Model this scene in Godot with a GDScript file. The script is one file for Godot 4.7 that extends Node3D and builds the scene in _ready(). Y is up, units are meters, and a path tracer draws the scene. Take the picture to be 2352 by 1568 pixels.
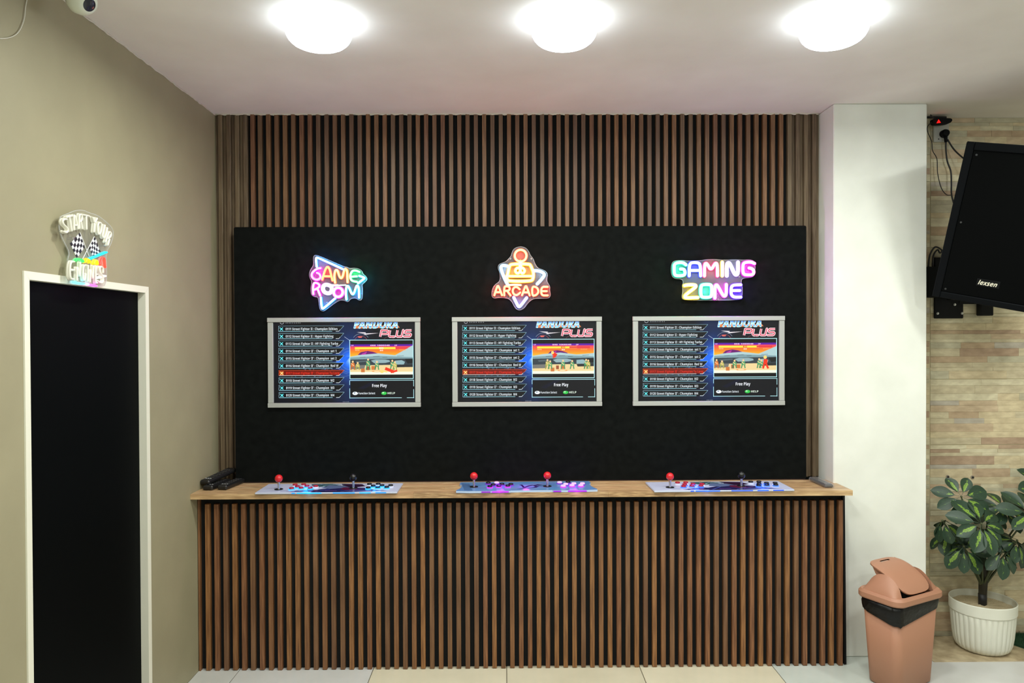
extends Node3D
# An arcade corner: slatted wall, black board with three screens and neon signs, a counter with joystick panels.

const CEIL := 2.555
const COUNTER := 0.808

var rng := RandomNumberGenerator.new()
var mats := {}
var used := {}
var slat_wall: Node3D

# ------------------------------------------------------------------ nodes
func numbered(called: String) -> String:
	var n: int = used.get(called, 0)
	used[called] = n + 1
	return called if n == 0 else "%s_%03d" % [called, n]

func thing(called: String, label: String, category: String, at := Vector3.ZERO, group := "") -> Node3D:
	var o := Node3D.new()
	o.name = numbered(called)
	add_child(o, true)
	o.position = at
	tag(o, label, category, group)
	return o

func tag(o: Node3D, label: String, category: String, group := "") -> void:
	o.set_meta("label", label)
	o.set_meta("category", category)
	if group != "":
		o.set_meta("group", group)

func put(called: String, mesh: Mesh, m: Material, parent: Node3D = self, at := Vector3.ZERO) -> MeshInstance3D:
	var o := MeshInstance3D.new()
	o.name = numbered(called) if parent == self else called
	o.mesh = mesh
	o.position = at
	if m != null:
		o.material_override = m
	parent.add_child(o, true)
	return o

func structure(called: String, mesh: Mesh, m: Material, label: String) -> MeshInstance3D:
	var o := put(called, mesh, m)
	o.set_meta("kind", "structure")
	o.set_meta("label", label)
	o.set_meta("category", "wall" if called.begins_with("wall") else called.split("_")[0])
	return o

# ------------------------------------------------------------------ materials
func mat(key: String, c: Color, rough := 0.6, metal := 0.0, spec := 0.5) -> StandardMaterial3D:
	if mats.has(key):
		return mats[key]
	var m := StandardMaterial3D.new()
	m.resource_name = key
	m.albedo_color = c
	m.roughness = rough
	m.metallic = metal
	m.metallic_specular = spec
	mats[key] = m
	return m

func rgb(r: int, g: int, b: int) -> Color:
	return Color(r / 255.0, g / 255.0, b / 255.0)

func noise_tex(freq: float, lo: Color, hi: Color, seed_at: int, size := 512, octaves := 4, kind := FastNoiseLite.TYPE_SIMPLEX_SMOOTH) -> NoiseTexture2D:
	var n := FastNoiseLite.new()
	n.seed = seed_at
	n.noise_type = kind
	n.frequency = freq
	n.fractal_octaves = octaves
	var t := NoiseTexture2D.new()
	t.width = size
	t.height = size
	t.seamless = true
	t.noise = n
	var g := Gradient.new()
	g.set_color(0, lo)
	g.set_color(1, hi)
	t.color_ramp = g
	return t

func bump_tex(freq: float, seed_at: int, octaves := 4) -> NoiseTexture2D:
	return noise_tex(freq, Color.BLACK, Color.WHITE, seed_at, 512, octaves)

func grained(m: StandardMaterial3D, tex: Texture2D, scale: Vector3, bump: Texture2D = null, bump_cm := 0.02) -> StandardMaterial3D:
	m.albedo_texture = tex
	m.uv1_triplanar = true
	m.uv1_world_triplanar = true
	m.uv1_scale = scale
	if bump != null:
		m.heightmap_enabled = true
		m.heightmap_texture = bump
		m.heightmap_scale = bump_cm
	return m

func glow(key: String, c: Color, energy: float) -> StandardMaterial3D:
	if mats.has(key):
		return mats[key]
	var m := mat(key, Color(c.r * 0.4, c.g * 0.4, c.b * 0.4), 0.5)
	m.emission_enabled = true
	m.emission = c
	m.emission_energy_multiplier = energy
	return m

# ------------------------------------------------------------------ mesh building
func begin(smooth := false) -> SurfaceTool:
	var st := SurfaceTool.new()
	st.begin(Mesh.PRIMITIVE_TRIANGLES)
	st.set_smooth_group(0 if smooth else -1)
	return st

func done(st: SurfaceTool, onto: ArrayMesh = null) -> ArrayMesh:
	st.generate_normals()
	return st.commit(onto) if onto != null else st.commit()

# corners run counter-clockwise as seen from outside
func tri(st: SurfaceTool, a: Vector3, b: Vector3, c: Vector3) -> void:
	st.add_vertex(a)
	st.add_vertex(c)
	st.add_vertex(b)

func quad(st: SurfaceTool, a: Vector3, b: Vector3, c: Vector3, d: Vector3) -> void:
	tri(st, a, b, c)
	tri(st, a, c, d)

func quad_uv(st: SurfaceTool, p: Array, uv: Array) -> void:
	for i in [0, 2, 1, 0, 3, 2]:
		st.set_uv(uv[i])
		st.add_vertex(p[i])

func box(st: SurfaceTool, c: Vector3, s: Vector3, ch := 0.0, xf := Transform3D.IDENTITY) -> void:
	var h := s / 2.0
	if ch <= 0.0:
		var v := []
		for i in 8:
			v.append(xf * (c + Vector3(h.x if i & 1 else -h.x, h.y if i & 2 else -h.y, h.z if i & 4 else -h.z)))
		quad(st, v[1], v[3], v[7], v[5])
		quad(st, v[0], v[4], v[6], v[2])
		quad(st, v[2], v[6], v[7], v[3])
		quad(st, v[0], v[1], v[5], v[4])
		quad(st, v[4], v[5], v[7], v[6])
		quad(st, v[0], v[2], v[3], v[1])
		return
	ch = minf(ch, minf(h.x, minf(h.y, h.z)) * 0.95)
	# for each corner three points, one on each face that meets there
	var p := func(sx: float, sy: float, sz: float, face: int) -> Vector3:
		var q := Vector3(sx * h.x, sy * h.y, sz * h.z)
		for k in 3:
			if k != face:
				q[k] -= signf(q[k]) * ch
		return xf * (c + q)
	for face in 3:
		var u := (face + 1) % 3
		var w := (face + 2) % 3
		for s1: float in [-1.0, 1.0]:
			var ring: Array[Vector3] = []
			for t in [[-1.0, -1.0], [1.0, -1.0], [1.0, 1.0], [-1.0, 1.0]]:
				var sg := Vector3.ZERO
				sg[face] = s1
				sg[u] = t[0]
				sg[w] = t[1]
				ring.append(p.call(sg.x, sg.y, sg.z, face))
			if s1 > 0:
				quad(st, ring[0], ring[1], ring[2], ring[3])
			else:
				quad(st, ring[3], ring[2], ring[1], ring[0])
	for a in 3:
		var u2 := (a + 1) % 3
		var w2 := (a + 2) % 3
		for s2: float in [-1.0, 1.0]:
			for s3: float in [-1.0, 1.0]:
				var lo := Vector3.ZERO
				lo[a] = -1.0
				lo[u2] = s2
				lo[w2] = s3
				var hi := lo
				hi[a] = 1.0
				var q0: Vector3 = p.call(lo.x, lo.y, lo.z, u2)
				var q1: Vector3 = p.call(hi.x, hi.y, hi.z, u2)
				var q2: Vector3 = p.call(hi.x, hi.y, hi.z, w2)
				var q3: Vector3 = p.call(lo.x, lo.y, lo.z, w2)
				if s2 * s3 > 0:
					quad(st, q3, q2, q1, q0)
				else:
					quad(st, q0, q1, q2, q3)
	for i in 8:
		var sg2 := Vector3(1.0 if i & 1 else -1.0, 1.0 if i & 2 else -1.0, 1.0 if i & 4 else -1.0)
		var a0: Vector3 = p.call(sg2.x, sg2.y, sg2.z, 0)
		var a1: Vector3 = p.call(sg2.x, sg2.y, sg2.z, 1)
		var a2: Vector3 = p.call(sg2.x, sg2.y, sg2.z, 2)
		if sg2.x * sg2.y * sg2.z > 0:
			tri(st, a0, a1, a2)
		else:
			tri(st, a0, a2, a1)

func box_mesh(s: Vector3, ch := 0.0, c := Vector3.ZERO) -> ArrayMesh:
	var st := begin()
	box(st, c, s, ch)
	return done(st)

func span(a: Vector3, b: Vector3, ch := 0.0) -> ArrayMesh:
	return box_mesh((b - a).abs(), ch, (a + b) / 2.0)

# rings are lists of equal length; k runs so that (next ring) x (k) points outwards
func skin(st: SurfaceTool, rings: Array, closed := true) -> void:
	var n: int = rings[0].size()
	for i in rings.size() - 1:
		for k in (n if closed else n - 1):
			var k2 := (k + 1) % n
			quad(st, rings[i][k], rings[i + 1][k], rings[i + 1][k2], rings[i][k2])

func fan(st: SurfaceTool, ring: Array, up: bool) -> void:
	var c := Vector3.ZERO
	for v: Vector3 in ring:
		c += v / ring.size()
	for k in ring.size():
		if up:
			tri(st, c, ring[(k + 1) % ring.size()], ring[k])
		else:
			tri(st, c, ring[k], ring[(k + 1) % ring.size()])

func lathe(st: SurfaceTool, profile: Array, n := 24, xf := Transform3D.IDENTITY, sharp := true) -> void:
	var rings := []
	for p: Vector2 in profile:
		var ring := []
		for k in n:
			var a := TAU * k / n
			ring.append(xf * Vector3(p.x * cos(a), p.y, p.x * sin(a)))
		rings.append(ring)
	for i in rings.size() - 1:
		st.set_smooth_group(i + 1 if sharp else 0)
		skin(st, [rings[i], rings[i + 1]])

func lathe_mesh(profile: Array, n := 24, sharp := true, xf := Transform3D.IDENTITY) -> ArrayMesh:
	var st := begin(true)
	lathe(st, profile, n, xf, sharp)
	return done(st)

func ball(st: SurfaceTool, c: Vector3, r: float, n := 20) -> void:
	var prof := []
	for i in n / 2 + 1:
		var a := -PI / 2 + PI * i / (n / 2)
		prof.append(Vector2(maxf(r * cos(a), 0.0001), r * sin(a)))
	lathe(st, prof, n, Transform3D(Basis.IDENTITY, c), false)

func tube(st: SurfaceTool, pts: Array, r: float, n := 8, r_end := -1.0) -> void:
	if r_end < 0:
		r_end = r
	var rings := []
	var u := Vector3.ZERO
	for i in pts.size():
		var t: Vector3 = (pts[mini(i + 1, pts.size() - 1)] - pts[maxi(i - 1, 0)]).normalized()
		if i == 0:
			u = t.cross(Vector3.UP if absf(t.y) < 0.9 else Vector3.RIGHT).normalized()
		u = (u - t * u.dot(t)).normalized()
		var w := t.cross(u)
		var ring := []
		var rr := lerpf(r, r_end, float(i) / maxf(pts.size() - 1, 1))
		for k in n:
			var a := -TAU * k / n
			ring.append(pts[i] + (u * cos(a) + w * sin(a)) * rr)
		rings.append(ring)
	skin(st, rings)
	fan(st, rings[0], false)
	fan(st, rings[-1], true)

func tube_mesh(pts: Array, r: float, n := 8, r_end := -1.0) -> ArrayMesh:
	var st := begin(true)
	tube(st, pts, r, n, r_end)
	return done(st)

func curve3(pts: Array, per := 6) -> Array:
	var out := []
	for i in pts.size() - 1:
		var p0: Vector3 = pts[maxi(i - 1, 0)]
		var p3: Vector3 = pts[mini(i + 2, pts.size() - 1)]
		for k in per:
			out.append((pts[i] as Vector3).cubic_interpolate(pts[i + 1], p0, p3, float(k) / per))
	out.append(pts[-1])
	return out

# a flat outline (x, y) given thickness along z
func slab(st: SurfaceTool, poly: PackedVector2Array, z0: float, z1: float, xf := Transform3D.IDENTITY, sides := true, caps := true) -> void:
	if Geometry2D.is_polygon_clockwise(poly):
		poly.reverse()
	# is_polygon_clockwise takes y down, so turn by the signed area instead
	var area := 0.0
	for i in poly.size():
		area += poly[i].cross(poly[(i + 1) % poly.size()])
	if area < 0:
		poly.reverse()
	if caps:
		var ix := Geometry2D.triangulate_polygon(poly)
		for i in range(0, ix.size(), 3):
			var a := poly[ix[i]]
			var b := poly[ix[i + 1]]
			var c := poly[ix[i + 2]]
			if (b - a).cross(c - a) < 0:
				var keep := b
				b = c
				c = keep
			tri(st, xf * Vector3(a.x, a.y, z1), xf * Vector3(b.x, b.y, z1), xf * Vector3(c.x, c.y, z1))
			tri(st, xf * Vector3(a.x, a.y, z0), xf * Vector3(c.x, c.y, z0), xf * Vector3(b.x, b.y, z0))
	if sides:
		for i in poly.size():
			var p := poly[i]
			var q := poly[(i + 1) % poly.size()]
			quad(st, xf * Vector3(p.x, p.y, z0), xf * Vector3(q.x, q.y, z0), xf * Vector3(q.x, q.y, z1), xf * Vector3(p.x, p.y, z1))

func points(s: String) -> PackedVector2Array:
	var out := PackedVector2Array()
	for w in s.split(" ", false):
		var xy := w.split(",")
		out.append(Vector2(float(xy[0]), float(xy[1])))
	return out

func chaikin(p: PackedVector2Array, closed: bool, times := 2) -> PackedVector2Array:
	for t in times:
		var o := PackedVector2Array()
		var n := p.size()
		if not closed:
			o.append(p[0])
		for i in (n if closed else n - 1):
			var a := p[i]
			var b := p[(i + 1) % n]
			o.append(a.lerp(b, 0.25))
			o.append(a.lerp(b, 0.75))
		if not closed:
			o.append(p[n - 1])
		p = o
	return p

# a tube lying flat: path in (x, y), ra wide to each side, rb tall, rounded ends
func flat_tube(st: SurfaceTool, p: PackedVector2Array, z: float, ra: float, rb: float, closed := false, n := 8) -> void:
	var stations := []
	var m := p.size()
	for i in m:
		var t: Vector2
		if closed:
			t = (p[(i + 1) % m] - p[(i + m - 1) % m]).normalized()
		else:
			t = (p[mini(i + 1, m - 1)] - p[maxi(i - 1, 0)]).normalized()
		if t == Vector2.ZERO:
			t = Vector2.RIGHT
		if not closed and i == 0:
			for a: float in [80.0, 50.0, 25.0]:
				stations.append([p[i] - t * ra * sin(deg_to_rad(a)), t, cos(deg_to_rad(a))])
		stations.append([p[i], t, 1.0])
		if not closed and i == m - 1:
			for a: float in [25.0, 50.0, 80.0]:
				stations.append([p[i] + t * ra * sin(deg_to_rad(a)), t, cos(deg_to_rad(a))])
	var rings := []
	for s in stations:
		var nn := Vector2(-s[1].y, s[1].x)
		var ring := []
		for k in n:
			var a := -TAU * (k + 0.5) / n
			var off: Vector2 = nn * cos(a) * ra * s[2]
			ring.append(Vector3(s[0].x + off.x, s[0].y + off.y, z + sin(a) * rb * s[2]))
		rings.append(ring)
	if closed:
		rings.append(rings[0])
	skin(st, rings)
	if not closed:
		fan(st, rings[0], false)
		fan(st, rings[-1], true)

# ------------------------------------------------------------------ painting print and screens into images
func paint_poly(img: Image, p: PackedVector2Array, c: Color) -> void:
	var lo := 1e9
	var hi := -1e9
	for v in p:
		lo = minf(lo, v.y)
		hi = maxf(hi, v.y)
	for y in range(maxi(int(lo), 0), mini(int(hi) + 1, img.get_height())):
		var yy := y + 0.5
		var xs: Array[float] = []
		for i in p.size():
			var a := p[i]
			var b := p[(i + 1) % p.size()]
			if (a.y <= yy) != (b.y <= yy):
				xs.append(a.x + (yy - a.y) / (b.y - a.y) * (b.x - a.x))
		xs.sort()
		for i in range(0, xs.size() - 1, 2):
			var x0 := maxi(roundi(xs[i]), 0)
			var x1 := mini(roundi(xs[i + 1]), img.get_width())
			if x1 > x0:
				img.fill_rect(Rect2i(x0, y, x1 - x0, 1), c)

func paint_line(img: Image, a: Vector2, b: Vector2, w: float, c: Color) -> void:
	var n := (b - a).normalized().orthogonal() * w / 2.0
	paint_poly(img, PackedVector2Array([a + n, b + n, b - n, a - n]), c)

func paint_arc(img: Image, at: Vector2, r: float, a0: float, a1: float, w: float, c: Color, squash := 1.0) -> void:
	var steps := maxi(int(absf(a1 - a0) / 8.0), 2)
	for i in steps:
		var t0 := deg_to_rad(lerpf(a0, a1, float(i) / steps))
		var t1 := deg_to_rad(lerpf(a0, a1, float(i + 1) / steps))
		paint_line(img, at + Vector2(cos(t0), sin(t0) * squash) * r, at + Vector2(cos(t1), sin(t1) * squash) * r, w, c)

func paint_disc(img: Image, at: Vector2, rx: float, ry: float, c: Color) -> void:
	var p := PackedVector2Array()
	for i in 28:
		p.append(at + Vector2(cos(TAU * i / 28) * rx, sin(TAU * i / 28) * ry))
	paint_poly(img, p, c)

var font_faces := {}
func sheet_cap(st: SurfaceTool, p: PackedVector2Array, z: float) -> void:
	var ix := Geometry2D.triangulate_polygon(p)
	for i in range(0, ix.size(), 3):
		var a := p[ix[i]]
		var b := p[ix[i + 1]]
		var c := p[ix[i + 2]]
		if (b - a).cross(c - a) < 0:
			var keep := b
			b = c
			c = keep
		tri(st, Vector3(a.x, a.y, z), Vector3(b.x, b.y, z), Vector3(c.x, c.y, z))

func text_triangles(s: String, bold: bool, mono := false) -> PackedVector2Array:
	var key := s + str(bold) + str(mono)
	if font_faces.has(key):
		return font_faces[key]
	var f := SystemFont.new()
	f.font_names = PackedStringArray(["Droid Sans Mono" if mono else "Droid Sans"])
	f.font_weight = 700 if bold else 400
	var tm := TextMesh.new()
	tm.font = f
	tm.text = s
	tm.font_size = 64
	tm.pixel_size = 0.01
	tm.depth = 0.02
	tm.horizontal_alignment = HORIZONTAL_ALIGNMENT_LEFT
	var out := PackedVector2Array()
	var arr := tm.get_mesh_arrays()
	var v: PackedVector3Array = arr[Mesh.ARRAY_VERTEX]
	var nn: PackedVector3Array = arr[Mesh.ARRAY_NORMAL]
	var ix: PackedInt32Array = arr[Mesh.ARRAY_INDEX]
	for i in range(0, ix.size(), 3):
		if nn[ix[i]].z > 0.5:
			for k in 3:
				out.append(Vector2(v[ix[i + k]].x, v[ix[i + k]].y))
	font_faces[key] = out
	return out

func bounds(p: PackedVector2Array) -> Rect2:
	var r := Rect2(p[0], Vector2.ZERO)
	for v in p:
		r = r.expand(v)
	return r

# text fitted to a width (0: as wide as the face is) with its capitals "cap" high, baseline at y
func paint_text(img: Image, s: String, x: float, y: float, cap: float, width: float, c: Color, bold := true, skew := 0.0) -> float:
	var h := bounds(text_triangles("H", bold))
	var t := text_triangles(s, bold)
	var b := bounds(t)
	var sy := cap / h.size.y
	var sx := sy if width <= 0 else width / b.size.x
	for i in range(0, t.size(), 3):
		var p := PackedVector2Array()
		for k in 3:
			var q := t[i + k]
			var up := (q.y - h.position.y) * sy
			p.append(Vector2(x + (q.x - b.position.x) * sx + up * skew, y - up))
		paint_poly(img, p, c)
	return b.size.x * sx

func screen_picture() -> Image:
	# drawn at 1920 x 1089; units of 1280 x 726 times k
	var k := 1.5
	var img := Image.create_empty(1920, 1089, false, Image.FORMAT_RGB8)
	# dark background with a blue nebula
	var nz := FastNoiseLite.new()
	nz.seed = 5
	nz.frequency = 0.004
	for y in range(0, 1089, 4):
		for x in range(0, 1920, 4):
			var p := Vector2(x, y) / k
			var d := (p - Vector2(690, 345)) * Vector2(1.0, 0.8)
			var g := exp(-d.length_squared() / 14000.0) * 0.9 + 0.22 * exp(-pow((p.x - 690) / 150.0, 2.0)) + 0.05 * nz.get_noise_2d(x, y)
			var c := Color(0.03 + 0.10 * g, 0.04 + 0.38 * g, 0.085 + 0.85 * g)
			if d.length() < 60:
				c = c.lerp(Color(0.75, 0.85, 1.0), pow(1.0 - d.length() / 60.0, 2.0))
			img.fill_rect(Rect2i(x, y, 4, 4), c)
	var thin := Color(0.5, 0.55, 0.7)
	for a in [[690, 345, 110, 90, 300], [690, 345, 85, 60, 330], [690, 345, 125, 100, 200], [640, 400, 90, 20, 120], [400, 430, 70, 0, 360], [450, 470, 45, 0, 360], [340, 440, 55, 180, 300]]:
		paint_arc(img, Vector2(a[0], a[1]) * k, a[2] * k, a[3], a[4], 2.5, thin)
	paint_poly(img, points("930,600 1035,470 1010,470 900,480 830,560"), Color(0.1, 0.4, 0.95))
	paint_line(img, Vector2(640, 130) * k, Vector2(690, 165) * k, 4, Color(0.8, 0.85, 0.95))
	for i in 26:
		var x0 := 200.0 + fmod(i * 97.0, 380.0)
		paint_arc(img, Vector2(x0, 400 + fmod(i * 53.0, 110.0)) * k, (12 + i % 5 * 9) * k, i * 40.0, i * 40.0 + 150.0, 3, [Color(0.3, 0.6, 0.8), Color(0.7, 0.35, 0.25), Color(0.6, 0.65, 0.75)][i % 3])
	# list
	var rows := ["0111 Street Fighter II : Champion Edition", "0112 Street Fighter II : Hyper Fighting", "0113 Street Fighter II : HY Fighting Turbo", "0114 Street Fighter II' : Champion  set 1", "0115 Street Fighter II' : Champion  set 2", "0116 Street Fighter II' : Champion  Red W", "0117 Street Fighter II' : Champion Tu Long", "0118 Street Fighter II' : Champion  M2", "0119 Street Fighter II' : Champion  M3", "0120 Street Fighter II' : Champion  M4"]
	var ends := [577.0, 541.0, 583.0, 566.0, 568.0, 585.0, 593.0, 546.0, 546.0, 546.0]
	for i in 10:
		var y := 58.0 + 67.0 * i
		var hot := i == 6
		var line := Color(1.0, 0.42, 0.2) if hot else Color(0.62, 0.8, 0.86)
		var body := Color(0.42, 0.06, 0.02) if hot else Color(0.02, 0.025, 0.06)
		paint_poly(img, PackedVector2Array([Vector2(42, y - 26) * k, Vector2(634, y - 26) * k, Vector2(590, y + 22) * k, Vector2(42, y + 22) * k]), body)
		paint_line(img, Vector2(42, y - 27) * k, Vector2(636, y - 27) * k, 3.5, line)
		paint_line(img, Vector2(636, y - 27) * k, Vector2(608, y + 4) * k, 3.5, line)
		paint_line(img, Vector2(44, y + 22) * k, Vector2(530, y + 22) * k, 6, Color(0.85, 0.9, 0.9) if hot else Color(0.62, 0.86, 0.92))
		paint_line(img, Vector2(562, y + 22) * k, Vector2(590, y + 22) * k, 6, Color(0.9, 0.96, 1.0))
		paint_line(img, Vector2(590, y + 22) * k, Vector2(604, y + 6) * k, 5, Color(0.9, 0.96, 1.0))
		paint_line(img, Vector2(42, y - 26) * k, Vector2(48, y - 4) * k, 5, line)
		paint_line(img, Vector2(42, y - 6) * k, Vector2(42, y + 22) * k, 4, line)
		var ic := Color(1.0, 0.86, 0.55) if hot else Color(0.4, 0.95, 1.0)
		if hot:
			paint_poly(img, PackedVector2Array([Vector2(50, y - 18) * k, Vector2(86, y - 18) * k, Vector2(86, y + 18) * k, Vector2(50, y + 18) * k]), Color(0.75, 0.3, 0.08))
		paint_line(img, Vector2(56, y - 13) * k, Vector2(82, y + 13) * k, 10, ic)
		paint_line(img, Vector2(82, y - 13) * k, Vector2(56, y + 13) * k, 10, ic)
		paint_text(img, rows[i], 107 * k, (y + 11) * k, 22 * k, (ends[i] - 107) * k, Color(0.86, 0.16, 0.1) if hot else Color(0.86, 0.9, 0.92))
	# cut-off heading: only the feet of its letters show
	paint_arc(img, Vector2(74, -4) * k, 17 * k, 0, 180, 5, Color(0.8, 0.82, 0.85))
	for x in [112, 126, 142, 156, 172, 190, 206, 222, 238]:
		paint_line(img, Vector2(x, 0) * k, Vector2(x - 1, 7) * k, 6, Color(0.75, 0.78, 0.8))
	# brand lettering at the top
	paint_poly(img, PackedVector2Array([Vector2(735, 30) * k, Vector2(1130, 30) * k, Vector2(1145, 50) * k, Vector2(740, 56) * k]), Color(0.85, 0.5, 0.3))
	for o: Array in [[-3.0, Color(0.9, 0.97, 1.0)], [3.0, Color(0.9, 0.97, 1.0)], [0.0, Color(0.55, 0.85, 1.0)]]:
		paint_text(img, "PANDORA", (726 + o[0]) * k, (56 + o[0] * 0.5) * k, 74 * k, 398 * k, o[1], true, 0.22)
	var strip := img.get_region(Rect2i(0, 0, 1920, int(60 * k)))
	for y in strip.get_height():
		var yy := y / k
		var t := Color(0.3, 0.6, 1.0) if yy < 14 else (Color(0.72, 0.95, 1.0) if yy < 36 else (Color(0.1, 0.5, 0.95) if yy < 44 else Color(0.65, 0.92, 1.0)))
		for x in range(int(720 * k), int(1160 * k)):
			var c := strip.get_pixel(x, y)
			if c.is_equal_approx(Color(0.55, 0.85, 1.0)) or absf(c.r - 0.55) + absf(c.g - 0.85) + absf(c.b - 1.0) < 0.03:
				strip.set_pixel(x, y, t)
	img.blit_rect(strip, Rect2i(0, 0, 1920, strip.get_height()), Vector2i.ZERO)
	var plus := ["966,132 978,74 1028,74 1040,86 1034,102 1022,106 986,106", "1056,72 1046,122 1054,131 1096,131", "1124,72 1114,122 1122,131 1160,131 1176,72", "1252,75 1204,75 1192,86 1194,99 1202,104 1238,104 1245,112 1240,126 1230,131 1182,131"]
	for pass_at in 2:
		for l: String in plus:
			var p := points(l)
			for n in p.size() - 1:
				paint_line(img, p[n] * k, p[n + 1] * k, (27.0 if pass_at == 0 else 11.0) * k * 0.8, Color(1.0, 0.86, 0.88) if pass_at == 0 else Color(0.82, 0.26, 0.36))
				paint_disc(img, p[n + 1] * k, (13.0 if pass_at == 0 else 5.5) * k * 0.8, (13.0 if pass_at == 0 else 5.5) * k * 0.8, Color(1.0, 0.86, 0.88) if pass_at == 0 else Color(0.82, 0.26, 0.36))
	paint_poly(img, PackedVector2Array([Vector2(752, 88) * k, Vector2(838, 92) * k, Vector2(828, 101) * k, Vector2(958, 97) * k, Vector2(815, 114) * k, Vector2(828, 104) * k]), Color(0.95, 0.9, 0.92))
	paint_arc(img, Vector2(790, 185) * k, 62 * k, 205, 335, 3.5, Color(0.75, 0.35, 0.35))
	paint_arc(img, Vector2(790, 185) * k, 82 * k, 215, 325, 3, Color(0.75, 0.78, 0.82))
	paint_poly(img, PackedVector2Array([Vector2(760, 128) * k, Vector2(806, 128) * k, Vector2(795, 140) * k, Vector2(770, 140) * k]), Color(0.9, 0.4, 0.35))
	paint_arc(img, Vector2(1045, 180) * k, 50 * k, 210, 330, 3, Color(0.6, 0.3, 0.3))
	# preview window
	var edge := Color(0.72, 0.93, 0.96)
	paint_poly(img, Transform2D().scaled(Vector2(k, k)) * PackedVector2Array([Vector2(686, 158), Vector2(1268, 158), Vector2(1268, 516), Vector2(686, 516)]), edge)
	paint_poly(img, Transform2D().scaled(Vector2(k, k)) * PackedVector2Array([Vector2(692, 164), Vector2(1262, 164), Vector2(1262, 510), Vector2(692, 510)]), Color(0.03, 0.03, 0.05))
	# lower window
	for w: Array in [[686, 528, 1268, 528], [686, 688, 1155, 688], [1206, 688, 1268, 688], [1268, 528, 1268, 580], [1268, 610, 1268, 688], [686, 600, 686, 688], [686, 528, 686, 566]]:
		paint_line(img, Vector2(w[0], w[1]) * k, Vector2(w[2] + (4 if w[1] == w[3] else 0), w[3] + (4 if w[0] == w[2] else 0)) * k, 7, edge)
	paint_poly(img, Transform2D().scaled(Vector2(k, k)) * PackedVector2Array([Vector2(692, 534), Vector2(1262, 534), Vector2(1262, 682), Vector2(692, 682)]), Color(0.02, 0.025, 0.07))
	paint_poly(img, Transform2D().scaled(Vector2(k, k)) * PackedVector2Array([Vector2(760, 600), Vector2(900, 534), Vector2(960, 534), Vector2(810, 610)]), Color(0.03, 0.04, 0.14))
	paint_text(img, "Free Play", 890 * k, 590 * k, 28 * k, 134 * k, Color(0.95, 0.97, 1.0))
	paint_disc(img, Vector2(735, 646) * k, 25 * k, 15 * k, Color(0.92, 0.95, 0.97))
	paint_disc(img, Vector2(730, 642) * k, 9 * k, 5 * k, Color(0.45, 0.5, 0.6))
	paint_text(img, "Function Select", 765 * k, 655 * k, 19 * k, 152 * k, Color(0.88, 0.92, 0.95))
	paint_disc(img, Vector2(998, 646) * k, 25 * k, 15 * k, Color(0.2, 0.75, 0.3))
	paint_disc(img, Vector2(990, 641) * k, 10 * k, 5 * k, Color(0.75, 0.95, 0.75))
	paint_text(img, "HELP", 1030 * k, 655 * k, 19 * k, 68 * k, Color(0.86, 0.93, 0.86))
	for x in [624, 634, 643, 655, 666, 674]:
		paint_line(img, Vector2(x, 719) * k, Vector2(x + 3, 726) * k, 5, Color(0.6, 0.62, 0.65))
	return img

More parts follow.
